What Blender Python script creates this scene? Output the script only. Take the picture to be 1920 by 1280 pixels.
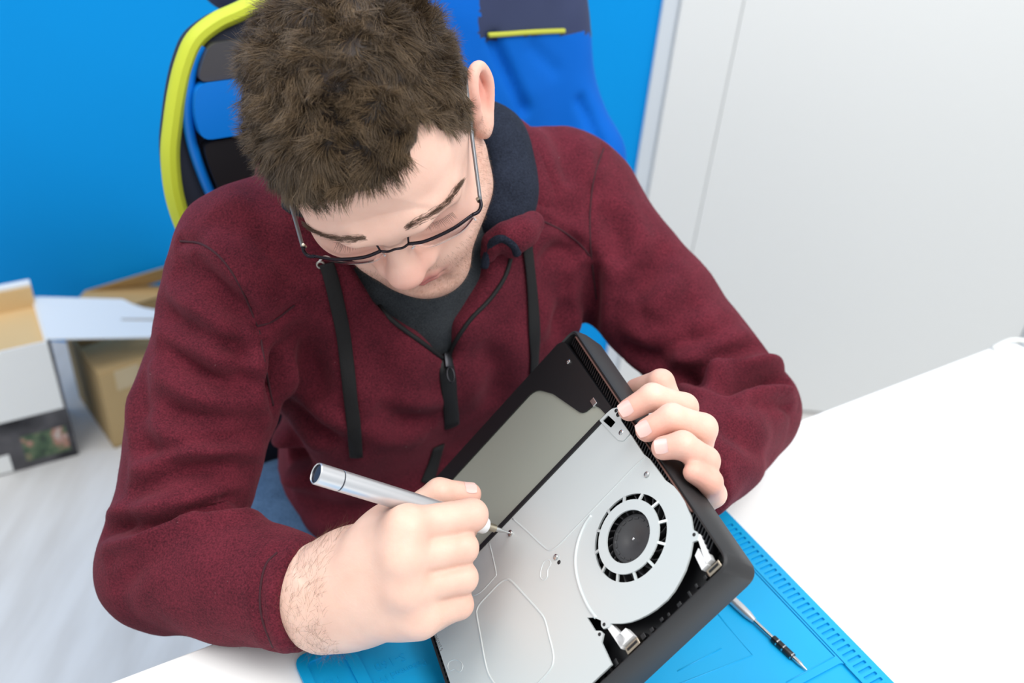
import bpy, bmesh, math, random
import numpy as np
from mathutils import Vector, Matrix
from mathutils.bvhtree import BVHTree

random.seed(7)
rng = np.random.default_rng(11)
for o in list(bpy.data.objects):
    bpy.data.objects.remove(o, do_unlink=True)
scene = bpy.context.scene
COL = scene.collection

# ------------------------------------------------------------------ camera
TABLE = 0.74
CAM = np.array([0.0, 0.0, 1.486])
CR = np.array([0.9960938, 0.0521000, 0.0712931])      # camera right
CD = np.array([0.0883013, -0.5877207, -0.8042309])    # camera down
CF = np.array([0.0, 0.8073847, -0.5900254])           # camera forward
FPX = 1866.7
cam_data = bpy.data.cameras.new('camera')
cam_data.lens = 35.0
cam_data.sensor_width = 36.0
cam_data.sensor_fit = 'HORIZONTAL'
cam_data.clip_start = 0.05
cam_data.dof.use_dof = True
cam_data.dof.focus_distance = 0.80
cam_data.dof.aperture_fstop = 4.5
cam = bpy.data.objects.new('camera', cam_data)
mw = Matrix.Identity(4)
for i in range(3):
    mw[i][0] = CR[i]; mw[i][1] = -CD[i]; mw[i][2] = -CF[i]; mw[i][3] = CAM[i]
cam.matrix_world = mw
COL.objects.link(cam)
scene.camera = cam

# ------------------------------------------------------------------ light
scene.view_settings.view_transform = 'Standard'
scene.view_settings.look = 'None'
scene.view_settings.gamma = 1.0
scene.view_settings.use_curve_mapping = False
scene.view_settings.exposure = 0.30
world = bpy.data.worlds.new('room_light')
scene.world = world
world.use_nodes = True
bgn = world.node_tree.nodes['Background']
bgn.inputs[0].default_value = (0.93, 0.97, 1.0, 1)
bgn.inputs[1].default_value = 0.70


def area_light(name, loc, target, sx, sy, power, color=(1, 1, 1)):
    ld = bpy.data.lights.new(name, 'AREA')
    ld.shape = 'RECTANGLE'
    ld.size = sx
    ld.size_y = sy
    ld.energy = power
    ld.color = color
    lo = bpy.data.objects.new(name, ld)
    lo.location = loc
    d = Vector(target) - Vector(loc)
    lo.rotation_euler = d.to_track_quat('-Z', 'Y').to_euler()
    COL.objects.link(lo)
    return lo


area_light('ceiling_light', (0.9, 0.1, 2.75), (0.1, 0.8, 0.8), 1.6, 1.2, 35, (1.0, 0.985, 0.96))
area_light('ceiling_light', (-1.0, 1.0, 2.75), (-0.3, 1.0, 0.8), 1.4, 1.0, 20, (1.0, 0.985, 0.96))

# ------------------------------------------------------------------ helpers


def lin(r, g, b):
    def c(v):
        v /= 255.0
        return v / 12.92 if v <= 0.04045 else ((v + 0.055) / 1.055) ** 2.4
    return (c(r), c(g), c(b), 1.0)


def ray(px, py):
    return CR * ((px - 960) / FPX) + CD * ((py - 640) / FPX) + CF


def at(px, py, z):
    return CAM + ray(px, py) * z


def onz(px, py, h):
    d = ray(px, py)
    return CAM + d * ((h - CAM[2]) / d[2])


def proj(p):
    v = np.asarray(p) - CAM
    c = (v @ CR, v @ CD, v @ CF)
    return 960 + FPX * c[0] / c[2], 640 + FPX * c[1] / c[2], c[2]


def unit(v):
    v = np.asarray(v, float)
    return v / np.linalg.norm(v)


def mesh_obj(name, verts, faces, mat=None, parent=None, smooth=False, frame=None):
    me = bpy.data.meshes.new(name)
    me.from_pydata([tuple(map(float, v)) for v in verts], [], [tuple(map(int, f)) for f in faces])
    me.update()
    o = bpy.data.objects.new(name, me)
    COL.objects.link(o)
    if mat is not None:
        me.materials.append(mat)
    if smooth:
        me.polygons.foreach_set('use_smooth', [True] * len(me.polygons))
    if parent is not None:
        o.parent = parent
    if frame is not None:
        o.matrix_world = frame
    return o


def bm_obj(name, bm, mat=None, parent=None, smooth=False, frame=None, autosmooth=None):
    bmesh.ops.recalc_face_normals(bm, faces=bm.faces)
    me = bpy.data.meshes.new(name)
    bm.to_mesh(me)
    bm.free()
    o = bpy.data.objects.new(name, me)
    COL.objects.link(o)
    if mat is not None:
        me.materials.append(mat)
    if smooth:
        me.polygons.foreach_set('use_smooth', [True] * len(me.polygons))
        if autosmooth:
            me.set_sharp_from_angle(angle=math.radians(autosmooth))
    if parent is not None:
        o.parent = parent
    if frame is not None:
        o.matrix_world = frame
    return o


def empty(name, loc=(0, 0, 0), frame=None):
    o = bpy.data.objects.new(name, None)
    o.empty_display_size = 0.05
    COL.objects.link(o)
    if frame is not None:
        o.matrix_world = frame
    else:
        o.location = tuple(map(float, loc))
    return o


def tag(o, label=None, cat=None, group=None, kind=None):
    if label:
        o['label'] = label
    if cat:
        o['category'] = cat
    if group:
        o['group'] = group
    if kind:
        o['kind'] = kind
    return o


def frame_of(origin, x, y, z):
    m = Matrix.Identity(4)
    for i in range(3):
        m[i][0] = x[i]; m[i][1] = y[i]; m[i][2] = z[i]; m[i][3] = origin[i]
    return m


def world_child(o, parent):
    """parent o keeping coordinates already given in world space"""
    bpy.context.view_layer.update()
    o.parent = parent
    o.matrix_parent_inverse = parent.matrix_world.inverted()
    return o


def add_box(bm, x0, x1, y0, y1, z0, z1, bevel=0.0, seg=2):
    r = bmesh.ops.create_cube(bm, size=1.0)
    vs = r['verts']
    for v in vs:
        v.co = Vector((x0 + (v.co.x + .5) * (x1 - x0), y0 + (v.co.y + .5) * (y1 - y0), z0 + (v.co.z + .5) * (z1 - z0)))
    if bevel > 0:
        es = {e for v in vs for e in v.link_edges}
        bmesh.ops.bevel(bm, geom=list(es), offset=bevel, segments=seg, affect='EDGES', profile=0.5)


def add_cyl(bm, a, b, ra, rb=None, n=24, cap=True):
    rb = ra if rb is None else rb
    a = np.asarray(a, float); b = np.asarray(b, float)
    d = unit(b - a)
    t = unit(np.cross(d, [0.3, 0.5, 0.81] if abs(d[2]) > .9 else [0, 0, 1]))
    s = np.cross(d, t)
    ring = []
    for c, r in ((a, ra), (b, rb)):
        ring.append([bm.verts.new(tuple(c + r * (math.cos(2 * math.pi * i / n) * t + math.sin(2 * math.pi * i / n) * s))) for i in range(n)])
    for i in range(n):
        j = (i + 1) % n
        bm.faces.new((ring[0][i], ring[0][j], ring[1][j], ring[1][i]))
    if cap:
        bm.faces.new(ring[0][::-1]); bm.faces.new(ring[1])


def lathe_mesh(bm, a, axis, prof, n=32):
    """profile list of (distance along axis, radius)"""
    a = np.asarray(a, float); d = unit(axis)
    t = unit(np.cross(d, [0.3, 0.5, 0.81] if abs(d[2]) > .9 else [0, 0, 1])); s = np.cross(d, t)
    rings = []
    for h, r in prof:
        if r < 1e-6:
            rings.append([bm.verts.new(tuple(a + d * h))])
        else:
            rings.append([bm.verts.new(tuple(a + d * h + r * (math.cos(2 * math.pi * i / n) * t + math.sin(2 * math.pi * i / n) * s))) for i in range(n)])
    for R0, R1 in zip(rings[:-1], rings[1:]):
        for i in range(n):
            j = (i + 1) % n
            if len(R0) == 1 and len(R1) == 1:
                continue
            if len(R0) == 1:
                bm.faces.new((R0[0], R1[j], R1[i]))
            elif len(R1) == 1:
                bm.faces.new((R0[i], R0[j], R1[0]))
            else:
                bm.faces.new((R0[i], R0[j], R1[j], R1[i]))


def catmull(pts, n=8, closed=False):
    P = [np.asarray(p, float) for p in pts]
    out = []
    N = len(P)
    rngk = range(N if closed else N - 1)
    for i in rngk:
        if closed:
            p0, p1, p2, p3 = P[(i - 1) % N], P[i], P[(i + 1) % N], P[(i + 2) % N]
        else:
            p0 = P[i - 1] if i > 0 else 2 * P[0] - P[1]
            p1, p2 = P[i], P[i + 1]
            p3 = P[i + 2] if i + 2 < N else 2 * P[-1] - P[-2]
        for k in range(n):
            t = k / n
            out.append(0.5 * ((2 * p1) + (-p0 + p2) * t + (2 * p0 - 5 * p1 + 4 * p2 - p3) * t * t + (-p0 + 3 * p1 - 3 * p2 + p3) * t ** 3))
    if not closed:
        out.append(P[-1])
    return out


def add_tube(bm, pts, r, n=8, closed=False, up=None, flat=1.0, radii=None):
    """tube along pts; flat scales the second axis; up fixes the frame"""
    P = [np.asarray(p, float) for p in pts]
    N = len(P)
    rings = []
    prev = None
    for i in range(N):
        if closed:
            d = unit(P[(i + 1) % N] - P[i - 1])
        else:
            d = unit(P[min(i + 1, N - 1)] - P[max(i - 1, 0)])
        if up is not None:
            u = np.asarray(up[i] if isinstance(up, list) else up, float)
            s = unit(np.cross(d, u)); t = np.cross(s, d)
        else:
            if prev is None:
                prev = unit(np.cross(d, [0.31, 0.52, 0.79]))
            t = unit(prev - d * (prev @ d)); s = np.cross(d, t); prev = t
        rr = radii[i] if radii is not None else r
        rings.append([bm.verts.new(tuple(P[i] + rr * math.cos(2 * math.pi * k / n) * s + rr * flat * math.sin(2 * math.pi * k / n) * t)) for k in range(n)])
    for i in range(N if closed else N - 1):
        A = rings[i]; B = rings[(i + 1) % N]
        for k in range(n):
            j = (k + 1) % n
            bm.faces.new((A[k], A[j], B[j], B[k]))
    if not closed:
        bm.faces.new(rings[0][::-1]); bm.faces.new(rings[-1])


def rounded_poly(pts, r, n=5):
    """round the corners of a 2D polygon"""
    out = []
    N = len(pts)
    for i in range(N):
        p = np.array(pts[i], float); a = np.array(pts[i - 1], float); b = np.array(pts[(i + 1) % N], float)
        rr = r[i] if isinstance(r, (list, tuple)) else r
        la, lb = np.linalg.norm(a - p), np.linalg.norm(b - p)
        rr = min(rr, .48 * la, .48 * lb)
        if rr <= 1e-7:
            out.append(tuple(p)); continue
        s, e = p + (a - p) / la * rr, p + (b - p) / lb * rr
        for k in range(n + 1):
            t = k / n
            out.append(tuple((1 - t) ** 2 * s + 2 * t * (1 - t) * p + t * t * e))
    return out


def add_extruded(bm, outer, holes, z0, z1):
    """plate with holes between z0 and z1"""
    tb = bmesh.new()
    loops = []
    for lp in [outer] + list(holes):
        vs = [tb.verts.new((p[0], p[1], 0)) for p in lp]
        for i in range(len(vs)):
            tb.edges.new((vs[i], vs[(i + 1) % len(vs)]))
        loops.append(vs)
    tb.verts.index_update()
    bmesh.ops.triangle_fill(tb, use_beauty=True, use_dissolve=False, edges=tb.edges[:], normal=(0, 0, 1))
    tb.verts.index_update()
    top = [bm.verts.new((v.co.x, v.co.y, z1)) for v in tb.verts]
    bot = [bm.verts.new((v.co.x, v.co.y, z0)) for v in tb.verts]
    for f in tb.faces:
        ix = [v.index for v in f.verts]
        bm.faces.new([top[i] for i in ix]); bm.faces.new([bot[i] for i in ix[::-1]])
    for vs in loops:
        ids = [v.index for v in vs]
        for i in range(len(ids)):
            a, b = ids[i], ids[(i + 1) % len(ids)]
            try:
                bm.faces.new((bot[a], bot[b], top[b], top[a]))
            except ValueError:
                pass
    tb.free()


# ------------------------------------------------------------------ materials


def new_mat(name):
    m = bpy.data.materials.new(name)
    m.use_nodes = True
    nt = m.node_tree
    return m, nt, nt.nodes['Principled BSDF']


def mat(name, col, rough=0.5, metal=0.0, var=0.0, scale=20.0, bump=0.0, bscale=200.0, bdist=0.001, spec=0.5, sheen=0.0, coords='Object', sub=0.0, stretch=(1, 1, 1), detail=4.0):
    m, nt, b = new_mat(name)
    b.inputs['Base Color'].default_value = col
    b.inputs['Roughness'].default_value = rough
    b.inputs['Metallic'].default_value = metal
    b.inputs['Specular IOR Level'].default_value = spec
    if sheen:
        b.inputs['Sheen Weight'].default_value = sheen
        b.inputs['Sheen Roughness'].default_value = 0.4
        b.inputs['Sheen Tint'].default_value = tuple(min(1, c * 2.2 + .1) for c in col[:3]) + (1,)
    if sub:
        b.inputs['Subsurface Weight'].default_value = sub
        b.inputs['Subsurface Radius'].default_value = (0.9, 0.35, 0.2)
        b.inputs['Subsurface Scale'].default_value = 0.004
    tc = nt.nodes.new('ShaderNodeTexCoord')
    mp = nt.nodes.new('ShaderNodeMapping')
    mp.inputs['Scale'].default_value = stretch
    nt.links.new(tc.outputs[coords], mp.inputs['Vector'])
    if var > 0:
        n = nt.nodes.new('ShaderNodeTexNoise')
        n.inputs['Scale'].default_value = scale
        n.inputs['Detail'].default_value = detail
        nt.links.new(mp.outputs[0], n.inputs['Vector'])
        mx = nt.nodes.new('ShaderNodeMix'); mx.data_type = 'RGBA'
        mx.inputs[6].default_value = tuple(c * (1 - var) for c in col[:3]) + (1,)
        mx.inputs[7].default_value = tuple(min(1, c * (1 + var)) for c in col[:3]) + (1,)
        nt.links.new(n.outputs['Fac'], mx.inputs[0])
        nt.links.new(mx.outputs[2], b.inputs['Base Color'])
    if bump > 0:
        n2 = nt.nodes.new('ShaderNodeTexNoise')
        n2.inputs['Scale'].default_value = bscale
        n2.inputs['Detail'].default_value = 3.0
        nt.links.new(mp.outputs[0], n2.inputs['Vector'])
        bp = nt.nodes.new('ShaderNodeBump')
        bp.inputs['Strength'].default_value = bump
        bp.inputs['Distance'].default_value = bdist
        nt.links.new(n2.outputs['Fac'], bp.inputs['Height'])
        nt.links.new(bp.outputs[0], b.inputs['Normal'])
    return m


M_BLUEWALL = mat('blue_wall_paint', lin(0, 146, 223), 0.75, spec=0.15, var=0.04, scale=3, bump=0.15, bscale=300)
M_WHITEWALL = mat('white_wall_paint', lin(228, 229, 228), 0.7, var=0.015, scale=2)
M_DOOR = mat('white_door_lacquer', lin(222, 224, 224), 0.55, var=0.012, scale=1.5)
M_TRIM = mat('door_trim_paint', lin(206, 213, 220), 0.5)
M_TABLE = mat('white_laminate', lin(246, 246, 245), 0.42, var=0.01, scale=4)
M_TABLE_EDGE = mat('table_edge_band', lin(238, 238, 235), 0.5)
M_METAL_LEG = mat('grey_powder_coat', lin(150, 152, 154), 0.45, metal=0.3)
M_CABLE = mat('white_cable_plastic', lin(228, 230, 226), 0.4)
M_MAT = mat('blue_silicone', lin(0, 162, 220), 0.42, var=0.05, scale=25, bump=0.08, bscale=900, bdist=0.0004)
M_BLACK = mat('black_plastic_matte', lin(33, 33, 35), 0.55, bump=0.12, bscale=2500, bdist=0.0002)
M_BLACKIN = mat('black_plastic_inner', lin(14, 14, 17), 0.38)
M_BLACKSAT = mat('black_satin_frame', lin(20, 19, 22), 0.42, bump=0.05, bscale=1500, bdist=0.0002)
M_PLATE = mat('galvanised_plate', lin(206, 212, 212), 0.46, metal=0.35, var=0.02, scale=8, bump=0.05, bscale=1800, bdist=0.0002)
M_STEEL = mat('bright_steel', lin(200, 200, 200), 0.22, metal=1.0)
M_SATIN = mat('satin_steel_cover', lin(178, 182, 170), 0.42, metal=0.5, bump=0.10, bscale=1500, bdist=0.0004)
M_NICKEL = mat('nickel_brass', lin(178, 166, 148), 0.28, metal=1.0)
M_COPPER = mat('brown_seal', lin(96, 66, 58), 0.5)
M_FANHUB = mat('fan_hub_plastic', lin(56, 56, 58), 0.5)
M_ALU = mat('silver_aluminium', lin(206, 207, 210), 0.34, metal=0.75)
M_PENWHITE = mat('pen_white_plastic', lin(226, 226, 226), 0.35)
M_DARKBLUE = mat('dark_end_cap', lin(34, 36, 48), 0.25)
M_KRAFT = mat('kraft_cardboard', lin(186, 158, 112), 0.85, var=0.08, scale=14, bump=0.1, bscale=120)
M_KRAFT2 = mat('kraft_inside', lin(216, 184, 134), 0.85, var=0.05, scale=10)
M_WHITECARD = mat('white_cardboard', lin(234, 235, 234), 0.7, var=0.015, scale=6)
M_TAPE = mat('packing_tape', lin(196, 176, 140), 0.3, var=0.1, scale=12)


def floor_material():
    m, nt, b = new_mat('pale_wood_laminate')
    tc = nt.nodes.new('ShaderNodeTexCoord')
    mp = nt.nodes.new('ShaderNodeMapping')
    mp.inputs['Rotation'].default_value = (0, 0, 0.55)
    mp.inputs['Scale'].default_value = (9, 1.4, 1)
    nt.links.new(tc.outputs['Object'], mp.inputs['Vector'])
    n = nt.nodes.new('ShaderNodeTexNoise'); n.inputs['Scale'].default_value = 2.2; n.inputs['Detail'].default_value = 6
    nt.links.new(mp.outputs[0], n.inputs['Vector'])
    r = nt.nodes.new('ShaderNodeValToRGB')
    r.color_ramp.elements[0].position = 0.25; r.color_ramp.elements[0].color = lin(204, 201, 198)
    r.color_ramp.elements[1].position = 0.62; r.color_ramp.elements[1].color = lin(222, 221, 220)
    nt.links.new(n.outputs['Fac'], r.inputs[0])
    n2 = nt.nodes.new('ShaderNodeTexNoise'); n2.inputs['Scale'].default_value = 11; n2.inputs['Detail'].default_value = 2
    nt.links.new(tc.outputs['Object'], n2.inputs['Vector'])
    r2 = nt.nodes.new('ShaderNodeValToRGB')
    r2.color_ramp.elements[0].position = 0.70; r2.color_ramp.elements[0].color = (0, 0, 0, 1)
    r2.color_ramp.elements[1].position = 0.76; r2.color_ramp.elements[1].color = (1, 1, 1, 1)
    nt.links.new(n2.outputs['Fac'], r2.inputs[0])
    mx = nt.nodes.new('ShaderNodeMix'); mx.data_type = 'RGBA'
    mx.inputs[7].default_value = lin(176, 166, 152)
    nt.links.new(r2.outputs[0], mx.inputs[0]); nt.links.new(r.outputs[0], mx.inputs[6])
    nt.links.new(mx.outputs[2], b.inputs['Base Color'])
    b.inputs['Roughness'].default_value = 0.5
    return m


M_FLOOR = floor_material()

# ------------------------------------------------------------------ the setting
bm = bmesh.new(); add_box(bm, -3.2, 3.2, -1.2, 2.1, -0.05, 0.0)
tag(bm_obj('floor', bm, M_FLOOR), kind='structure')
WALL_Y = 1.87


def wall_pt(px, py, y=WALL_Y):
    d = ray(px, py)
    return CAM + d * (y / d[1])


xb = float(wall_pt(1217, 160)[0])
bm = bmesh.new(); add_box(bm, -3.2, xb, WALL_Y, WALL_Y + 0.12, 0.0, 2.75)
tag(bm_obj('wall_back', bm, M_BLUEWALL), kind='structure')
xc = float(wall_pt(1248, 160)[0]); xd = float(wall_pt(1358, 160)[0]); xe = float(wall_pt(1908, 620)[0])
bm = bmesh.new(); add_box(bm, xd + 0.0, 3.2, WALL_Y + 0.02, WALL_Y + 0.12, 0.0, 2.75)
tag(bm_obj('wall_right', bm, M_WHITEWALL), kind='structure')
# door casing next to the blue wall: a narrow return and a flat architrave
bm = bmesh.new()
add_box(bm, xb, xc, WALL_Y - 0.012, WALL_Y + 0.10, 0.0, 2.3, 0.004)
tag(bm_obj('trim_1', bm, M_TRIM), kind='structure')
bm = bmesh.new()
add_box(bm, xc, xd, WALL_Y - 0.022, WALL_Y + 0.10, 0.0, 2.3, 0.003)
tag(bm_obj('trim_2', bm, M_DOOR), kind='structure')
bm = bmesh.new()
add_box(bm, xd + 0.0006, xe, WALL_Y - 0.0225, WALL_Y + 0.018, 0.008, 2.25, 0.0015)
tag(bm_obj('door_1', bm, M_DOOR), kind='structure')
bm = bmesh.new()
add_box(bm, xe + 0.003, xe + 0.09, WALL_Y - 0.03, WALL_Y + 0.018, 0.0, 2.3, 0.003)
tag(bm_obj('trim_3', bm, M_TRIM), kind='structure')

# ------------------------------------------------------------------ table
TA = 0.57455
E1 = np.array([math.cos(TA), math.sin(TA), 0.0])      # along the table edge, to the right of the picture
E2 = np.array([math.sin(TA), -math.cos(TA), 0.0])     # from the man across the table
E3 = np.array([0, 0, 1.0])
edge_pt = onz(1000, 978, TABLE)
tbl = frame_of((edge_pt[0], edge_pt[1], 0), E1, -E2, E3)   # x along the edge, y towards the man, z up
table = empty('work_table', frame=tbl)
tag(table, 'white laminate work table with straight edge under the blue mat', 'table')
x_end = float((onz(1897, 637, TABLE) - edge_pt) @ E1)
bm = bmesh.new()
add_box(bm, -0.72, x_end, -0.80, 0.0, TABLE - 0.026, TABLE, 0.0015)
bm_obj('tabletop', bm, M_TABLE, table)
for lx in (-0.64, x_end - 0.08):
    for ly in (-0.73, -0.07):
        bm = bmesh.new(); add_box(bm, lx - .025, lx + .025, ly - .025, ly + .025, 0.0, TABLE - 0.026, 0.003)
        bm_obj('leg', bm, M_METAL_LEG, table)
bm = bmesh.new(); add_box(bm, -0.64, x_end - 0.08, -0.74, -0.72, TABLE - 0.10, TABLE - 0.026)
bm_obj('apron', bm, M_METAL_LEG, table)
# white cable lying over the far table corner
cpts = [onz(1862, 653, TABLE + .004), onz(1885, 641, TABLE + .008), onz(1905, 637, TABLE + .007), onz(1935, 645, TABLE + .005), onz(1990, 690, TABLE + .004), onz(2060, 700, TABLE + .004)]
bm = bmesh.new(); add_tube(bm, catmull(cpts, 8), 0.0032, 10)
tag(bm_obj('power_cable', bm, M_CABLE, smooth=True), 'white cable lying at the far corner of the table', 'cable')

# ------------------------------------------------------------------ silicone mat
MT = 0.0045
cpt = onz(549, 1239, TABLE)
rpt = onz(1514.7, 1121.5, TABLE)
MA = 0.5719
mx1 = np.array([math.cos(MA), math.sin(MA), 0.0]); mx2 = np.array([math.sin(MA), -math.cos(MA), 0.0])
MW = float((rpt - cpt) @ mx1); MD = 0.315
matf = frame_of((cpt[0], cpt[1], TABLE), mx1, -mx2, E3)      # local x along the edge, local -y towards camera side


def mloc(px, py):
    p = onz(px, py, TABLE + MT) - cpt
    return float(p @ mx1), float(p @ -mx2)


def rrect(x0, x1, y0, y1, r, n=4):
    return rounded_poly([(x0, y0), (x1, y0), (x1, y1), (x0, y1)], r, n)


heatmat = empty('repair_mat', frame=matf)
tag(heatmat, 'bright blue silicone repair mat with ruler slots along its right edge', 'mat')
bm = bmesh.new()
add_extruded(bm, rrect(0, MW, -MD, 0, 0.012), [], 0.0003, 0.0022)
bm_obj('mat_base', bm, M_MAT, heatmat)
holes = []
# ruler slots along the right edge
s0 = mloc(1408, 1014)[1]; s1 = mloc(1654, 1270)[1]
pitch = (s0 - s1) / 27.0
y = s0 + pitch * 4
while y > -MD + .02:
    if y < -0.02:
        holes.append(rrect(MW - 0.0215, MW - 0.0065, y - pitch * .30, y + pitch * .22, 0.0012, 3))
    y -= pitch
# long groove lines beside the ruler
holes.append(rrect(MW - 0.0262, MW - 0.0252, -MD + 0.016, -0.012, 0.0004, 2))
holes_x = MW - 0.036
a = mloc(1566, 1230)
holes.append(rrect(a[0] - 0.0012, a[0], a[1], -0.014, 0.0004, 2))                 # second groove line
# tray in the near right corner
b0 = mloc(1566, 1238)
holes.append(rrect(b0[0] - 0.17, b0[0] + 0.006, -MD + 0.012, b0[1] - 0.004, 0.006, 4))
# left column of trays and the wide logo field
c0 = mloc(572, 1246); c1 = mloc(640, 1212); c2 = mloc(655, 1210)
holes.append(rrect(0.0085, c1[0] - 0.001, -0.125, -0.010, 0.006, 4))
holes.append(rrect(0.0085, c1[0] - 0.001, -MD + 0.012, -0.135, 0.006, 4))
holes.append(rrect(c2[0] + 0.003, c2[0] + 0.150, -0.205, -0.007, 0.004, 4))
bm = bmesh.new()
add_extruded(bm, rrect(0, MW, -MD, 0, 0.012), holes, 0.0020, MT)
bm_obj('mat_relief', bm, M_MAT, heatmat)
# shallow raised lines on the right work field
def mat_line(pts, r=0.0006):
    bm = bmesh.new()
    P = [np.array([*mloc(*p), MT]) for p in pts]
    add_tube(bm, P, r, 6)
    bm_obj('field_line', bm, M_MAT, heatmat, smooth=True)
mat_line([(1150, 1330), (1411, 1228), (1359, 1167), (1330, 1130)])
mat_line([(1270, 1258), (1353, 1215)])
mat_line([(1474, 1279), (1563, 1231)])


def text_mesh(name, s, size, parent, loc, rotz, m, depth=0.0004):
    cu = bpy.data.curves.new(name, 'FONT')
    cu.body = s; cu.size = size; cu.extrude = depth
    cu.resolution_u = 2
    to = bpy.data.objects.new(name, cu)
    COL.objects.link(to)
    bpy.context.view_layer.update()
    dg = bpy.context.evaluated_depsgraph_get()
    me = bpy.data.meshes.new_from_object(to.evaluated_get(dg))
    bpy.data.objects.remove(to, do_unlink=True)
    me.materials.clear(); me.materials.append(m)
    o = bpy.data.objects.new(name, me)
    COL.objects.link(o)
    o.parent = parent
    o.location = loc
    o.rotation_euler = (0, 0, rotz)
    return o


for s, p, sz in (('S-160', (756, 1219), 0.0125), ('Patented Product', (797, 1231), 0.0095), ('Parts', (636, 1262), 0.0125), ('Non Stick', (835, 1268), 0.012)):
    lx, ly = mloc(*p)
    text_mesh('embossed_text', s, sz, heatmat, (lx, ly, 0.0023), math.pi, M_MAT)

# ------------------------------------------------------------------ game console, open side up
CX = np.array([-0.57808168, -0.24949453, -0.77690029])   # across, from the raised edge to the resting edge
CY = np.array([0.36892291, -0.92915322, 0.02387831])     # from the man towards the camera
CZ = np.array([-0.72781691, -0.27281270, 0.62917070])    # out of the open face
CO = np.array([0.05410119, 0.73329490, 0.95171778 + 0.019])
conf = frame_of(CO, CX, CY, CZ)


def cw(x, y, z):
    return CO + (CX * x + CY * y + CZ * z) / 1000.0


console = empty('game_console', frame=conf)
tag(console, 'opened black game console tilted on its edge, metal plate and fan showing', 'game console')
mmv = 0.001
LX, LY, TH = 265.0, 288.0, 37.0


def S(pts):
    return [(p[0] * mmv, p[1] * mmv) for p in pts]


# shell: outer tray with rounded corners
outer = rounded_poly([(-1, -1), (LX, -1), (LX, LY + 1), (-1, LY + 1)], [9, 9, 9, 12], 7)
inner = rounded_poly([(2, 2), (LX - 3, 2), (LX - 3, LY - 1.5), (2, LY - 1.5)], [7, 7, 7, 9], 7)
bm = bmesh.new()


def shell_ring(pts, z):
    return [bm.verts.new((p[0] * mmv, p[1] * mmv, z * mmv)) for p in pts]


def scale_poly(pts, d):
    c = np.array([LX / 2, LY / 2])
    return [(c[0] + (p[0] - c[0]) * (1 - 2 * d / LX), c[1] + (p[1] - c[1]) * (1 - 2 * d / LY)) for p in pts]


rings = [shell_ring(inner, -TH + 4), shell_ring(inner, -1.0), shell_ring(scale_poly(outer, 1.2), -0.2), shell_ring(outer, -1.6), shell_ring(scale_poly(outer, -1.5), -14), shell_ring(scale_poly(outer, -1.0), -TH + 4), shell_ring(scale_poly(outer, 1.0), -TH + 0.8), shell_ring(scale_poly(outer, 4), -TH)]
for A, B in zip(rings[:-1], rings[1:]):
    n = len(A)
    for i in range(n):
        j = (i + 1) % n
        bm.faces.new((A[i], A[j], B[j], B[i]))
bm.faces.new(rings[0][::-1]); bm.faces.new(rings[-1])
bm_obj('shell', bm, M_BLACK, console, smooth=True, autosmooth=35)

# vent grille between the plate and the raised side: fins and a seal strip
bm = bmesh.new()
yy = 6.0
while yy < 268:
    bmv = [(2.2, yy), (10.5, yy + 5.0), (10.5, yy + 6.3), (2.2, yy + 1.3)]
    add_extruded(bm, S(bmv), [], -0.010, -0.0015)
    yy += 3.6
add_box(bm, 2.0 * mmv, 12 * mmv, 4 * mmv, 270 * mmv, -0.014, -0.010)
bm_obj('vent_grille', bm, M_BLACKIN, console)
bm = bmesh.new(); add_box(bm, 2.2 * mmv, 3.4 * mmv, 10 * mmv, 236 * mmv, -0.004, 0.0004, 0.0003)
bm_obj('seal_strip', bm, M_COPPER, console)
bm = bmesh.new()
yy = 14.0
while yy < 280:
    add_extruded(bm, S([(LX - 8, yy), (LX - 2.5, yy), (LX - 2.5, yy + 2.2), (LX - 8, yy + 2.2)]), [], -0.012, -0.0012)
    yy += 4.6
bm_obj('vent_grille', bm, M_BLACKIN, console)

# black carrier that fills the inside below the plate
bm = bmesh.new(); add_box(bm, 3 * mmv, 262 * mmv, 3 * mmv, 284 * mmv, -0.026, -0.012)
bm_obj('inner_carrier', bm, M_BLACKIN, console)
# power supply cover and drive section near the man
bm = bmesh.new()
cover = rounded_poly([(19.5, -1.0), (LX - 4, -1.0), (LX - 4, 106.5), (16.8, 106.8), (10.6, 104.8), (12.5, 40), (14, 4)], [4, 4, 1, 1, 1, 2, 3], 4)
cut = rounded_poly([(62, 18), (236, 18), (236, 105), (18.2, 105), (19.3, 96), (22.6, 87.4), (35.5, 85.5), (49.5, 40)], [10, 8, 1, 1, 1, 3, 7, 3], 6)
add_extruded(bm, S(cover), [S(cut)], -0.006, 0.0008)
bm_obj('drive_frame', bm, M_BLACKSAT, console)
bm = bmesh.new(); add_extruded(bm, S([(17.5, 15), (240, 15), (240, 106.5), (17.5, 106.5)]), [], -0.004, -0.0006)
bm_obj('drive_cover', bm, M_SATIN, console)['label'] = 'satin reflective steel drive cover'
bm = bmesh.new(); add_box(bm, 25 * mmv, 258 * mmv, 104.8 * mmv, 109.4 * mmv, -0.004, 0.0016, 0.0004)
bm_obj('gasket', bm, M_BLACKSAT, console)

# main metal plate with the fan opening
FC = np.array([54.4, 213.5])


def arc(r, a0, a1, n):
    return [(FC[0] + r * math.cos(math.radians(a0 + (a1 - a0) * i / n)), FC[1] + r * math.sin(math.radians(a0 + (a1 - a0) * i / n))) for i in range(n + 1)]


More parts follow.
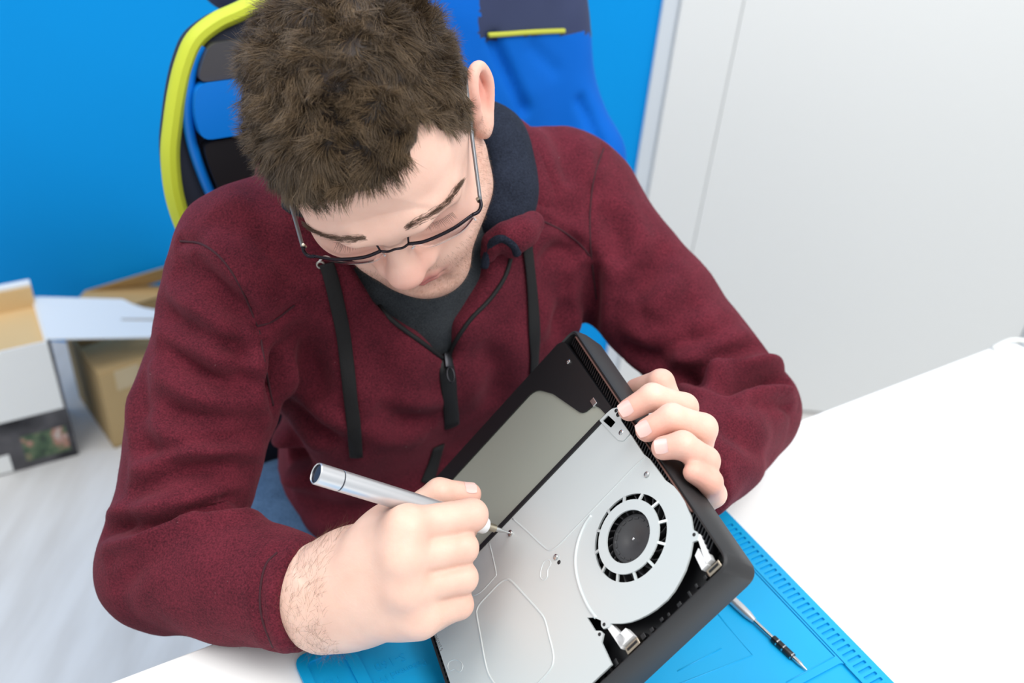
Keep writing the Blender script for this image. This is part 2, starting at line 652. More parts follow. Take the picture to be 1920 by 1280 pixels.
po = [(258.5, 109.3), (24.5, 109.3), (22.5, 126), (17.3, 141.2), (9.5, 141.0), (9.4, 165.4), (7.4, 173), (6.8, 186), (6.4, 198.5), (3.2, 209), (2.6, 217), (2.8, 226), (5.4, 239.5), (9.5, 248.6), (8.0, 251.5), (8.2, 255), (11, 257.6), (14.7, 255.9), (22, 262.9), (30.7, 268.8), (38, 272), (46, 274.8), (54, 276), (65, 275.3), (73, 273.6), (80.1, 271.3), (87, 268.3), (93.5, 264.2), (98, 260.5), (101.8, 257.3), (105, 258.2), (109.2, 256.3), (109.8, 253), (107.9, 249.6), (112, 243), (117.3, 238.7), (116.1, 252.3), (112.1, 255.6), (111.1, 259.1), (115.7, 263.5), (116.2, 283), (258.5, 283)]
fan_out = arc(34.2, 0, 360, 72)[:-1]
bm = bmesh.new()
add_extruded(bm, S(po), [S(fan_out)], -0.0012, 0.0006)
bm_obj('metal_plate', bm, M_PLATE, console)
# fan guard: flat ring, spokes
bm = bmesh.new()
add_extruded(bm, S(arc(28.8, 0, 360, 60)[:-1]), [S(arc(20.6, 0, 360, 48)[:-1])], 0.0016, 0.0030)
bm_obj('fan_ring', bm, M_PLATE, console)
for k in range(12):
    a = math.radians(8 + 30 * k)
    c, s = math.cos(a), math.sin(a)
    bm = bmesh.new()
    w = 1.0
    pts = [(FC[0] + r * c - q * s, FC[1] + r * s + q * c) for r, q in ((28.0, -w), (35.0, -w), (35.0, w), (28.0, w))]
    add_extruded(bm, S(pts), [], -0.0010, 0.0006)
    for v in bm.verts:
        if math.hypot(v.co.x - FC[0] * mmv, v.co.y - FC[1] * mmv) < 0.031:
            v.co.z += 0.0022
    bm_obj('fan_spoke', bm, M_PLATE, console)
# fan hub and blades
bm = bmesh.new()
lathe_mesh(bm, (FC[0] * mmv, FC[1] * mmv, -0.012), (0, 0, 1), [(0, 0.0196), (0.0085, 0.0196), (0.0092, 0.0190), (0.0094, 0.0170), (0.0090, 0.0166), (0.0090, 0.0070), (0.0084, 0.0062), (0.0084, 0.0), ], 48)
fan = bm_obj('fan_hub', bm, M_FANHUB, console, smooth=True, autosmooth=40)
for k in range(16):
    a = 2 * math.pi * k / 16
    bm = bmesh.new()
    pts = [(FC[0] + r * math.cos(a + t), FC[1] + r * math.sin(a + t)) for r, t in ((15.2, -.12), (16.8, -.12), (16.8, .12), (15.2, .12))]
    add_extruded(bm, S(pts), [], -0.0034, -0.0024)
    o = bm_obj('hub_rib', bm, M_FANHUB, console)
    o.parent = fan
bm = bmesh.new(); lathe_mesh(bm, (FC[0] * mmv, FC[1] * mmv, -0.0036), (0, 0, 1), [(0, 0.0014), (0.0008, 0.0012), (0.001, 0)], 16)
o = bm_obj('hub_pin', bm, M_STEEL, console, smooth=True); o.parent = fan
for k in range(23):
    a = 2 * math.pi * k / 23
    bm = bmesh.new()
    L = [(FC[0] + r * math.cos(a + t), FC[1] + r * math.sin(a + t)) for r, t in ((20, 0), (27, .10), (36, .30))]
    R = [(FC[0] + r * math.cos(a + t), FC[1] + r * math.sin(a + t)) for r, t in ((36, .335), (27, .14), (20, .05))]
    add_extruded(bm, S(L + R), [], -0.0115, -0.0030)
    bm_obj('fan_blade', bm, M_FANHUB, console)


# pressed ridges of the plate
def ridge(pts, r=0.9, closed=False, sm=True, flat=.55, name='pressed_ridge'):
    bm = bmesh.new()
    P = [np.array([p[0] * mmv, p[1] * mmv, 0.0006]) for p in pts]
    if sm:
        P = catmull(P, 6, closed)
    add_tube(bm, P, r * mmv, 8, closed, up=(0, 0, 1), flat=flat)
    bm_obj(name, bm, M_PLATE, console, smooth=True)


hexa = [(209.7, 158), (207, 153.7), (201.5, 151.7), (190, 151.4), (178.5, 151.4), (170.4, 153.4), (165.8, 159), (160, 178), (153.5, 200.9), (151.6, 212.1), (154, 226), (156.3, 238.5), (159.5, 245.5), (165.4, 249.3), (180, 250.5), (198, 249.5), (208, 244), (214, 232), (219, 214), (218.4, 200), (213.5, 176.1)]
ridge(hexa, 1.0, True)
ridge([(139.8, 110.5), (132, 134), (125.6, 155), (120.9, 165.4), (112, 168.6), (90, 168.5), (60, 168.2), (21.4, 167.8), (9, 169.2)], 0.8)
ridge([(73.7, 171.0), (83, 173.2), (93.8, 179.6), (102.6, 188.9), (107.9, 199.2), (111.2, 211.6), (112.4, 223.8), (112.3, 234), (110.7, 244.5)], 1.5, flat=.7)
ridge([(170.8, 111), (173, 125), (176.3, 141), (180, 143), (198.1, 143.2), (208, 137), (214, 120)], 0.7)
ridge([(125.4, 172), (125.3, 176.4), (130.1, 178.6), (133.3, 183.3), (137.4, 183.1), (138.9, 178.3), (135.1, 173), (129.9, 170.1)], 0.55, True)
ridge([(255.6, 175.4), (252.5, 172.7), (246.3, 175.2), (241.6, 180.8), (240.7, 186.1), (243.8, 188.7), (246.9, 186.8), (249.4, 182.3), (255, 180)], 0.5, True)
text_mesh('stamped_text', 'S 2101090', 0.0042, console, (0.2545, 0.158, 0.0006), math.radians(-86), M_STEEL, 0.00012)

# bracket at the raised corner
bm = bmesh.new()
bo = rounded_poly([(25.3, 105.8), (17.1, 106), (10.7, 106.8), (5.3, 110.8), (5.3, 119.1), (9.6, 122.8), (9.2, 140.5), (17.3, 141.2), (20.7, 136.6), (22.5, 126)], 1.4, 3)
bh = [rounded_poly([(23.0, 108.6), (16.4, 108.8), (14.3, 120.6), (20.2, 121.3)], .6, 2)]
add_extruded(bm, S(bo), [S(h) for h in bh], 0.0002, 0.0014)
br = bm_obj('corner_bracket', bm, M_PLATE, console)
for p, r in (((8.3, 112.1), 1.7), ((8.5, 116.9), 2.3)):
    bm = bmesh.new(); lathe_mesh(bm, (p[0] * mmv, p[1] * mmv, 0.0014), (0, 0, 1), [(0, r * mmv), (0.0005, r * .9 * mmv), (0.0006, 0)], 16)
    o = bm_obj('black_plug', bm, M_BLACKIN, console, smooth=True); o.parent = br


def screw(p, r=2.2, z=0.0008, name='screw'):
    bm = bmesh.new()
    lathe_mesh(bm, (p[0] * mmv, p[1] * mmv, z), (0, 0, 1), [(0, r * mmv), (0.0008, r * mmv), (0.0012, r * .75 * mmv), (0.0012, r * .35 * mmv), (0.0006, r * .3 * mmv), (0.0006, 0)], 20)
    return bm_obj(name, bm, M_STEEL, console, smooth=True, autosmooth=40)


for p in ((21, 27), (15.0, 132.9), (16.1, 182.5), (118.3, 175.7), (147.6, 121.1)):
    screw(p, 2.3 if p[0] < 140 else 2.8)
bm = bmesh.new(); lathe_mesh(bm, (118.0 * mmv, 181.5 * mmv, 0.0006), (0, 0, 1), [(0, .0018), (.0003, .0016), (.0003, 0)], 16)
bm_obj('black_plug', bm, M_BLACKIN, console, smooth=True)
for p in ((107.0, 254.0), (114.0, 257.4), (10.6, 252.4)):
    bm = bmesh.new(); lathe_mesh(bm, (p[0] * mmv, p[1] * mmv, 0.0006), (0, 0, 1), [(0, .0014), (.0003, .0013), (.0003, 0)], 16)
    bm_obj('black_plug', bm, M_BLACKIN, console, smooth=True)
# clip on the black frame
bm = bmesh.new(); add_box(bm, .0185, .0235, .082, .090, -.001, .0022, .0006)
bm_obj('spring_clip', bm, M_STEEL, console)
# light arms that hold the fan housing
for poly in ([(107.0, 255.5), (102.2, 257), (97.5, 274.5), (104.4, 278)], [(104.5, 268), (93.5, 268), (91, 277), (104.4, 277)], [(9.3, 252), (7.2, 254.6), (10.5, 276), (15.8, 276)], [(14, 262), (19.2, 264.6), (20.5, 277), (15, 277)]):
    bm = bmesh.new(); add_extruded(bm, S(poly), [], -0.006, -0.0008)
    bm_obj('housing_arm', bm, M_PENWHITE, console)
# usb sockets in the front wall
for x0, x1 in ((6.5, 18.5), (89.0, 102.0)):
    bm = bmesh.new(); add_box(bm, x0 * mmv, x1 * mmv, 279.6 * mmv, 285.2 * mmv, -0.010, -0.0012, 0.0004)
    u = bm_obj('usb_socket', bm, M_NICKEL, console)
    bm = bmesh.new(); add_box(bm, (x0 + 1.5) * mmv, (x1 - 1.5) * mmv, 281.3 * mmv, 283.0 * mmv, -0.0014, -0.0008)
    o = bm_obj('socket_slot', bm, M_BLACKIN, console); o.parent = u
# small dark board parts along the front wall
for k in range(26):
    x0 = 22 + k * 9.0 + random.uniform(-2, 2)
    if 86 < x0 < 104:
        continue
    bm = bmesh.new(); add_box(bm, x0 * mmv, (x0 + random.uniform(2, 5)) * mmv, (277.5 + random.uniform(0, 3)) * mmv, (282.5 + random.uniform(0, 2)) * mmv, -0.010, -0.0035 + random.uniform(-.002, .001), 0.0004)
    bm_obj('shell_clip', bm, M_BLACKIN, console)

# ------------------------------------------------------------------ electric screwdriver in the right hand
PT = cw(147.6, 121.1, 1.6)
PB = at(592, 887, 0.735)
PA = unit(PT - PB)
PLEN = float(np.linalg.norm(PT - PB))
driver = empty('electric_screwdriver', PB)
tag(driver, 'silver pen-shaped electric screwdriver held to a screw on the console', 'screwdriver')


def pchild(name, prof, m, n=40):
    bm = bmesh.new(); lathe_mesh(bm, PB, PA, prof, n)
    o = bm_obj(name, bm, m, smooth=True, autosmooth=35)
    return world_child(o, driver)


R0 = 0.0083
pchild('handle', [(0.0212, R0 - .0004), (0.0214, R0), (PLEN - 0.046, R0), (PLEN - 0.0455, R0 - .0004)], M_ALU)
pchild('end_sleeve', [(0.0006, R0 - .0012), (0.0, R0 - .0007), (0.0008, R0), (0.0200, R0), (0.0204, R0 - .0004)], M_ALU)
pchild('seam_ring', [(0.0203, R0 - .0003), (0.0213, R0 - .0003)], M_DARKBLUE)
pchild('end_cap', [(0.0016, 0), (0.0016, R0 - .0014), (0.0006, R0 - .0011)], M_DARKBLUE)
pchild('nose', [(PLEN - 0.0458, R0 - .0002), (PLEN - 0.028, R0 - .0010), (PLEN - 0.0262, R0 - .0020), (PLEN - 0.0258, 0.0038)], M_PENWHITE)
pchild('chuck', [(PLEN - 0.0260, 0.0034), (PLEN - 0.0165, 0.0034), (PLEN - 0.0160, 0.0028), (PLEN - 0.0158, 0.0)], M_NICKEL, 24)
pchild('bit', [(PLEN - 0.0160, 0.0022), (PLEN - 0.0125, 0.0022), (PLEN - 0.0050, 0.0011), (PLEN, 0.0008), (PLEN + .0001, 0)], M_STEEL, 16)

# ------------------------------------------------------------------ loose precision screwdriver on the mat
zt = TABLE + MT
q0 = onz(1345, 1098, zt + .0045); q1 = onz(1513, 1256, zt + .0025)
qa = unit(q1 - q0); QL = float(np.linalg.norm(q1 - q0))
loose = empty('precision_screwdriver', q0)
tag(loose, 'small steel screwdriver with black ringed collar lying on the blue mat', 'screwdriver')


def qchild(name, prof, m, n=24):
    bm = bmesh.new(); lathe_mesh(bm, q0, qa, [(t * QL, r) for t, r in prof], n)
    return world_child(bm_obj(name, bm, m, smooth=True, autosmooth=35), loose)


qchild('handle', [(-0.25, 0), (-0.25, .0040), (0.26, .0044), (0.36, .0040), (0.43, .0025), (0.435, 0)], M_ALU)
qchild('shaft', [(0.43, .0019), (0.64, .0019)], M_STEEL)
qchild('collar', [(0.635, 0), (0.636, .0031), (0.645, .0034), (0.85, .0034), (0.857, .0030), (0.858, 0)], M_BLACKIN)
for t in (0.69, 0.755, 0.845):
    qchild('collar_ring', [(t - .006, .0034), (t - .005, .0036), (t + .005, .0036), (t + .006, .0034)], M_STEEL)
qchild('bit', [(0.855, .0021), (0.93, .0021), (0.955, .0013), (0.99, .0008), (1.0, .0003), (1.001, 0)], M_STEEL, 12)

# ------------------------------------------------------------------ boxes on the floor
def quad_box(name, verts8, m, parent, thick=None):
    f = [(0, 3, 2, 1), (4, 5, 6, 7), (0, 1, 5, 4), (1, 2, 6, 5), (2, 3, 7, 6), (3, 0, 4, 7)]
    o = mesh_obj(name, verts8, f, m)
    return world_child(o, parent)


def slab(name, corner, a, b, n, t, m, parent):
    """panel from corner with edges a, b and thickness t along n"""
    c = np.asarray(corner, float); a = np.asarray(a, float); b = np.asarray(b, float); n = unit(n) * t
    return quad_box(name, [c, c + a, c + a + b, c + b, c + n, c + a + n, c + a + b + n, c + b + n], m, parent)


def picture_material():
    m, nt, b = new_mat('printed_dark_box')
    tc = nt.nodes.new('ShaderNodeTexCoord')
    n = nt.nodes.new('ShaderNodeTexNoise'); n.inputs['Scale'].default_value = 9; n.inputs['Detail'].default_value = 5
    nt.links.new(tc.outputs['Object'], n.inputs['Vector'])
    r = nt.nodes.new('ShaderNodeValToRGB')
    r.color_ramp.elements[0].position = 0.40; r.color_ramp.elements[0].color = lin(40, 40, 44)
    r.color_ramp.elements[1].position = 0.72; r.color_ramp.elements[1].color = lin(112, 110, 114)
    nt.links.new(n.outputs['Fac'], r.inputs[0])
    nt.links.new(r.outputs[0], b.inputs['Base Color'])
    b.inputs['Roughness'].default_value = 0.6
    b.inputs['Specular IOR Level'].default_value = 0.25
    return m


def print_material():
    m, nt, b = new_mat('printed_game_picture')
    tc = nt.nodes.new('ShaderNodeTexCoord')
    n = nt.nodes.new('ShaderNodeTexNoise'); n.inputs['Scale'].default_value = 38; n.inputs['Detail'].default_value = 3
    nt.links.new(tc.outputs['Object'], n.inputs['Vector'])
    r = nt.nodes.new('ShaderNodeValToRGB')
    cols = [(0.25, lin(36, 40, 42)), (0.42, lin(58, 84, 60)), (0.55, lin(96, 112, 84)), (0.62, lin(168, 116, 100)), (0.75, lin(196, 190, 184))]
    r.color_ramp.elements[0].position, r.color_ramp.elements[0].color = cols[0]
    r.color_ramp.elements[1].position, r.color_ramp.elements[1].color = cols[-1]
    for p, c in cols[1:-1]:
        e = r.color_ramp.elements.new(p); e.color = c
    nt.links.new(n.outputs['Fac'], r.inputs[0]); nt.links.new(r.outputs[0], b.inputs['Base Color'])
    b.inputs['Roughness'].default_value = 0.4
    return m


G = onz(148, 852, 0.0)
ef = unit((onz(0, 892, 0.0) - G) * [1, 1, 0])            # along the front to the left
eb = unit(np.array([ef[1], -ef[0], 0]))
if eb[1] < 0:
    eb = -eb                                            # to the back
HB = 0.285
M_DARKBOX = picture_material()
bb = empty('product_box', G)
tag(bb, 'dark printed product box under the white mailer box', 'box')
slab('carton', G, ef * 0.40, eb * 0.16, E3, HB, M_DARKBOX, bb)
slab('printed_picture', G + ef * 0.012 - eb * 0.0012 + E3 * 0.02, ef * 0.085, E3 * 0.065, eb, 0.001, print_material(), bb)
slab('paper_label', G + ef * 0.125 - eb * 0.0012 + E3 * 0.004, ef * 0.15, E3 * 0.045, eb, 0.001, M_WHITECARD, bb)

wb = empty('mailer_box', G + E3 * HB)
tag(wb, 'open white mailer box with kraft inside and side flap out', 'box')
Wc = G + E3 * (HB + 0.001) + ef * 0.006
slab('front_panel', Wc - eb * 0.004 - E3 * 0.150 + ef * 0.0, ef * 0.40, E3 * 0.165, -eb, 0.003, M_WHITECARD, wb)
slab('bottom', Wc, ef * 0.40, eb * 0.15, E3, 0.003, M_KRAFT2, wb)
slab('back_wall', Wc + eb * 0.145, ef * 0.40, E3 * 0.05, -eb, 0.004, M_KRAFT2, wb)
slab('back_rim', Wc + eb * 0.1455 + E3 * 0.05, ef * 0.40, eb * 0.016, E3, 0.006, M_WHITECARD, wb)
slab('side_wall', Wc, eb * 0.15, E3 * 0.012, ef, 0.004, M_WHITECARD, wb)
# side flap with a tab slit, lying out to the right
fl = rounded_poly([(0, 0), (0.235, 0.0), (0.245, 0.09), (0.205, 0.10), (0.215, 0.107), (0.243, 0.118), (0.232, 0.165), (0.19, 0.185), (0.16, 0.225), (0.0, 0.235)], [0, .004, .002, .002, .002, .002, .02, .01, .02, 0], 4)
slit = [(0.150, 0.099), (0.2451, 0.093), (0.2440, 0.106), (0.150, 0.109)]
fl = [(0, 0), (0.238, 0.0), (0.246, 0.092), (0.150, 0.098), (0.150, 0.109), (0.245, 0.106), (0.244, 0.150), (0.205, 0.172), (0.185, 0.195), (0.170, 0.225), (0, 0.238)]
fl = [(p[0], p[1] * 0.66) for p in fl]
bm = bmesh.new(); add_extruded(bm, fl, [], 0, 0.003)
fx_ = unit(-ef * 0.965 - E3 * 0.26); fy_ = unit(eb - fx_ * (eb @ fx_))
flf = frame_of(Wc + E3 * 0.014, fx_, fy_, np.cross(fx_, fy_))
fo = bm_obj('side_flap', bm, M_WHITECARD)
bpy.context.view_layer.update()
fo.matrix_world = flf
world_child(fo, wb)
fo.matrix_world = flf

G2 = onz(215, 841, 0.0)
kf = unit((onz(290, 812, 0.0) - G2)); ks = unit((onz(141, 729, 0.0) - G2)); ks = unit(np.array([-kf[1], kf[0], 0]) * 0.9 + ks * 0.1)
HK = 0.195
kb = empty('cardboard_box', G2)
tag(kb, 'open brown cardboard box on the floor beside the white mailer', 'box')
wl, wd = 0.36, 0.20
slab('front_wall', G2, kf * wl, E3 * HK, ks, 0.005, M_KRAFT, kb)
slab('side_wall', G2 + ks * .005, ks * wd, E3 * HK, kf, 0.005, M_KRAFT, kb)
slab('side_wall', G2 + ks * .005 + kf * (wl - .005), ks * wd, E3 * HK, kf, 0.005, M_KRAFT, kb)
slab('back_wall', G2 + ks * wd, kf * wl, E3 * HK, ks, 0.005, M_KRAFT, kb)
slab('bottom', G2 + E3 * .002, kf * wl, ks * wd, E3, 0.004, M_KRAFT, kb)
slab('top_flap', G2 + E3 * HK + ks * 0.002, kf * wl, ks * 0.12 - E3 * 0.012, E3, 0.004, M_KRAFT, kb)
Ta, Tb = wall_pt(158, 547, 1.835), wall_pt(335, 494, 1.84)
ba = G2 + E3 * HK + ks * wd; bb_ = ba + kf * wl
fth = np.array([0, 0.005, 0.0])
quad_box('back_flap', [ba - kf * .03, bb_, Tb, Ta, ba - kf * .03 + fth, bb_ + fth, Tb + fth, Ta + fth], M_KRAFT, kb)
slab('packing_tape', G2 + E3 * (HK - .05) + kf * 0.03 - ks * .001, kf * 0.05, E3 * 0.05, ks, 0.0008, M_TAPE, kb)

# ------------------------------------------------------------------ swivel chair behind the man
S0 = np.array([-0.106, 0.890, 0.999])      # middle between the shoulders


def body(a, b, c):
    return S0 + a * E1 + b * E2 + c * E3


M_CH_NAVY = mat('chair_navy_fabric', lin(24, 30, 48), 0.8, bump=0.3, bscale=500)
M_CH_BLACK = mat('chair_black_leatherette', lin(22, 22, 26), 0.42, bump=0.15, bscale=350)
M_CH_GREY = mat('chair_grey_leatherette', lin(66, 66, 70), 0.38, bump=0.15, bscale=350)
M_CH_BLUE = mat('chair_blue_leatherette', lin(0, 112, 204), 0.36, bump=0.1, bscale=350)
M_CH_LIME = mat('chair_lime_edge', lin(184, 194, 46), 0.6, bump=0.2, bscale=500)
tl = math.radians(12)
CU = math.cos(tl) * E3 - math.sin(tl) * E2
CN = np.cross(CU, E1) * -1.0
if CN @ E2 < 0:
    CN = -CN
COo = body(0.02, -0.235, 0)
chf = frame_of(COo, E1, CU, CN)


def chl(px, py):
    d = ray(px, py)
    s = ((COo - CAM) @ CN) / (d @ CN)
    q = CAM + d * s - COo
    return float(q @ E1), float(q @ CU)


chair = empty('swivel_chair', (COo[0], COo[1], 0.0))
tag(chair, 'swivel chair with blue and black backrest and lime edge band', 'chair')


def chair_part(name, bm, m, smooth=True):
    o = bm_obj(name, bm, m, smooth=smooth, autosmooth=40)
    o.matrix_world = chf
    bpy.context.view_layer.update()
    o.parent = chair
    o.matrix_parent_inverse = chair.matrix_world.inverted()
    return o


left = [chl(*p) for p in ((452, 20), (405, 42), (366, 74), (346, 118), (333, 170), (324, 230), (319, 290), (326, 360), (344, 420), (372, 480))]
left = left + [(left[-1][0] + .010, left[-1][1] - .16), (left[-1][0] + 0.02, left[-1][1] - .42)]
full = [(0.0, left[0][1] + 0.035)] + left + [(-p[0] + .0, p[1]) for p in left[::-1]]
oc = [tuple(p) for p in catmull(full, 5, True)]
bm = bmesh.new(); add_extruded(bm, oc, [], -0.055, 0.0)
chair_part('backrest', bm, M_CH_NAVY)
bm = bmesh.new(); add_tube(bm, [np.array([p[0], p[1], 0.0]) for p in oc], 0.0105, 10, True, up=(0, 0, 1), flat=1.3)
chair_part('edge_band', bm, M_CH_LIME)
# inner blue piping
pl = [chl(*p) for p in ((375, 84), (360, 118), (352, 165), (349, 210), (357, 262), (374, 315), (398, 370), (440, 440))]
bm = bmesh.new(); add_tube(bm, [np.array([p[0], p[1], 0.004]) for p in catmull(pl, 6)], 0.0062, 10, up=(0, 0, 1))
chair_part('piping', bm, M_CH_BLUE)
bm = bmesh.new(); add_tube(bm, [np.array([-p[0], p[1], 0.004]) for p in catmull(pl, 6)], 0.0062, 10, up=(0, 0, 1))
chair_part('piping', bm, M_CH_BLUE)


def panel(name, pts, m, z1=0.022, r=0.012):
    P = [chl(*p) for p in pts]
    P = P + [(-p[0], p[1]) for p in P[::-1]]
    bm = bmesh.new(); add_extruded(bm, rounded_poly(P, r, 4), [], 0.0, z1)
    es = [e for e in bm.edges if len(e.link_faces) == 2 and abs(e.calc_face_angle(0)) > 1.0 and all(v.co.z > z1 - 1e-5 for v in e.verts)]
    bmesh.ops.bevel(bm, geom=es, offset=0.009, segments=4, affect='EDGES', profile=.5)
    return chair_part(name, bm, m)


panel('head_panel', ((385, 78), (372, 108), (361, 150)), M_CH_GREY, 0.02)
panel('back_panel', ((358, 152), (354, 205), (368, 256)), M_CH_BLUE, 0.024)
panel('lumbar_panel', ((372, 262), (386, 310), (408, 362), (450, 440)), M_CH_BLACK, 0.018)
seat_c = body(0.02, -0.02, 0)
sf = frame_of((seat_c[0], seat_c[1], 0.345), E1, E2, E3)
bm = bmesh.new(); add_box(bm, -0.25, 0.25, -0.25, 0.25, -0.05, 0.05, 0.035, 4)
o = bm_obj('seat', bm, M_CH_BLACK, smooth=True); o.matrix_world = sf; world_child(o, chair); o.matrix_world = sf
bm = bmesh.new(); add_cyl(bm, (seat_c[0], seat_c[1], 0.10), (seat_c[0], seat_c[1], 0.31), 0.028)
world_child(bm_obj('gas_lift', bm, M_BLACK, smooth=True, autosmooth=40), chair)
bm = bmesh.new(); add_box(bm, -0.05, 0.05, -0.30, -0.23, -0.03, 0.34, 0.01)
o = bm_obj('back_bracket', bm, M_BLACK); o.matrix_world = sf; world_child(o, chair); o.matrix_world = sf
for k in range(5):
    a = 2 * math.pi * k / 5 + .3
    e = np.array([seat_c[0] + .30 * math.cos(a), seat_c[1] + .30 * math.sin(a), 0.065])
    bm = bmesh.new(); add_tube(bm, [(seat_c[0], seat_c[1], 0.11), tuple(e)], 0.02, 10, radii=[.028, .018])
    world_child(bm_obj('base_leg', bm, M_BLACK, smooth=True, autosmooth=50), chair)
    bm = bmesh.new(); add_cyl(bm, e - [0.012, 0, 0.033], e + [0.012, 0, -0.033], 0.03)
    world_child(bm_obj('castor', bm, M_BLACKIN, smooth=True, autosmooth=40), chair)


# ------------------------------------------------------------------ signed distance modelling
class Field:
    def __init__(self, lo, hi, h):
        self.lo = np.asarray(lo, float); self.h = h
        n = np.ceil((np.asarray(hi, float) - self.lo) / h).astype(int) + 1
        self.n = n
        self.ax = [self.lo[i] + h * np.arange(n[i]) for i in range(3)]
        self.F = np.full(tuple(n), 0.2, dtype=np.float32)

    def _box(self, lo, hi):
        s = []
        for i in range(3):
            a = int(np.clip(math.floor((lo[i] - self.lo[i]) / self.h), 0, self.n[i]))
            b = int(np.clip(math.ceil((hi[i] - self.lo[i]) / self.h) + 1, 0, self.n[i]))
            if b <= a:
                return None, None
            s.append(slice(a, b))
        g = np.meshgrid(*[self.ax[i][s[i]] for i in range(3)], indexing='ij', sparse=True)
        return tuple(s), g

    def comb(self, s, d, k, op):
        F = self.F[s]
        if op == 's':
            d = -d
            if k > 0:
                hh = np.maximum(k - np.abs(F - d), 0) / k
                r = np.maximum(F, d) + hh * hh * k * .25
            else:
                r = np.maximum(F, d)
        else:
            if k > 0:
                hh = np.maximum(k - np.abs(F - d), 0) / k
                r = np.minimum(F, d) - hh * hh * k * .25
            else:
                r = np.minimum(F, d)
        self.F[s] = r

    def cone(self, a, b, ra, rb=None, k=0.0, op='u', flat=None):
        rb = ra if rb is None else rb
        a = np.asarray(a, float); b = np.asarray(b, float)
        m = max(ra, rb) + k + 3 * self.h
        s, g = self._box(np.minimum(a, b) - m, np.maximum(a, b) + m)
        if s is None:
            return
        ab = b - a
        L2 = max(ab @ ab, 1e-12)
        px, py, pz = g[0] - a[0], g[1] - a[1], g[2] - a[2]
        t = np.clip((px * ab[0] + py * ab[1] + pz * ab[2]) / L2, 0, 1)
        qx, qy, qz = px - t * ab[0], py - t * ab[1], pz - t * ab[2]
        if flat is not None:
            fx, fs = np.asarray(flat[0], float), flat[1]
            c = qx * fx[0] + qy * fx[1] + qz * fx[2]
            ex = (1.0 / fs ** 2 - 1.0)
            d = np.sqrt(np.maximum(qx * qx + qy * qy + qz * qz + ex * c * c, 0)) - (ra + t * (rb - ra))
        else:
            d = np.sqrt(qx * qx + qy * qy + qz * qz) - (ra + t * (rb - ra))
        self.comb(s, d.astype(np.float32), k, op)

    def chain(self, pts, radii, k=0.0, op='u'):
        for i in range(len(pts) - 1):
            self.cone(pts[i], pts[i + 1], radii[i], radii[i + 1], k, op)

    def ell(self, c, r, rot=None, k=0.0, op='u'):
        c = np.asarray(c, float); r = np.asarray(r, float)
        rot = np.eye(3) if rot is None else np.asarray(rot, float)     # columns = local axes
        ext = np.sqrt(((rot * r) ** 2).sum(1)) + 2.5 * k + 3 * self.h
        s, g = self._box(c - ext, c + ext)
        if s is None:
            return
        p = [g[i] - c[i] for i in range(3)]
        q = [p[0] * rot[0, j] + p[1] * rot[1, j] + p[2] * rot[2, j] for j in range(3)]
        k0 = np.sqrt((q[0] / r[0]) ** 2 + (q[1] / r[1]) ** 2 + (q[2] / r[2]) ** 2)
        k1 = np.sqrt((q[0] / r[0] ** 2) ** 2 + (q[1] / r[1] ** 2) ** 2 + (q[2] / r[2] ** 2) ** 2)
        d = k0 * (k0 - 1) / np.maximum(k1, 1e-6)
        self.comb(s, d.astype(np.float32), k, op)

    def half(self, p, n, k=0.0, lo=None, hi=None):
        """keep only the side the normal points away from (cut off where (x-p).n > 0)"""
        s, g = self._box(self.lo if lo is None else lo, self.lo + self.h * self.n if hi is None else hi)
        n = unit(n)
        d = (g[0] - p[0]) * n[0] + (g[1] - p[1]) * n[1] + (g[2] - p[2]) * n[2]
        self.comb(s, -d.astype(np.float32), k, 's')

    def mesh(self):
        F = self.F
        ins = F < 0
        n = F.shape
        cs = [n[0] - 1, n[1] - 1, n[2] - 1]
        cnt = np.zeros(cs, np.uint8)
        for dx in (0, 1):
            for dy in (0, 1):
                for dz in (0, 1):
                    cnt += ins[dx:dx + cs[0], dy:dy + cs[1], dz:dz + cs[2]]
        act = (cnt > 0) & (cnt < 8)
        idx = np.argwhere(act)
        num = len(idx)
        vid = np.full(cs, -1, np.int64)
        vid[tuple(idx.T)] = np.arange(num)
        acc = np.zeros((num, 3)); w = np.zeros(num)
        corners = [(0, 0, 0), (1, 0, 0), (0, 1, 0), (1, 1, 0), (0, 0, 1), (1, 0, 1), (0, 1, 1), (1, 1, 1)]
        edges = [(0, 1), (2, 3), (4, 5), (6, 7), (0, 2), (1, 3), (4, 6), (5, 7), (0, 4), (1, 5), (2, 6), (3, 7)]
        val = [F[idx[:, 0] + c[0], idx[:, 1] + c[1], idx[:, 2] + c[2]].astype(float) for c in corners]
        for a, b in edges:
            va, vb = val[a], val[b]
            cr = (va < 0) != (vb < 0)
            t = np.where(cr, va / np.where(np.abs(va - vb) < 1e-12, 1, va - vb), 0)
            ca, cb = np.array(corners[a], float), np.array(corners[b], float)
            acc += np.where(cr[:, None], ca + t[:, None] * (cb - ca), 0)
            w += cr
        V = self.lo + self.h * (idx + acc / w[:, None])
        faces = []
        for axis in range(3):
            o1, o2 = [i for i in range(3) if i != axis]
            sl0 = [slice(None)] * 3; sl1 = [slice(None)] * 3
            sl0[axis] = slice(0, n[axis] - 1); sl1[axis] = slice(1, n[axis])
            a = ins[tuple(sl0)]; b = ins[tuple(sl1)]
            ch = np.argwhere(a != b)
            ok = (ch[:, o1] > 0) & (ch[:, o2] > 0) & (ch[:, o1] < n[o1] - 1) & (ch[:, o2] < n[o2] - 1)
            ch = ch[ok]
            flip = a[tuple(ch.T)]
            q = []
            for d1, d2 in ((-1, -1), (0, -1), (0, 0), (-1, 0)):
                c = ch.copy(); c[:, o1] += d1; c[:, o2] += d2
                q.append(vid[tuple(c.T)])
            q = np.stack(q, 1)
            fl_ = flip if axis != 1 else ~flip
            q = np.where(fl_[:, None], q, q[:, ::-1])
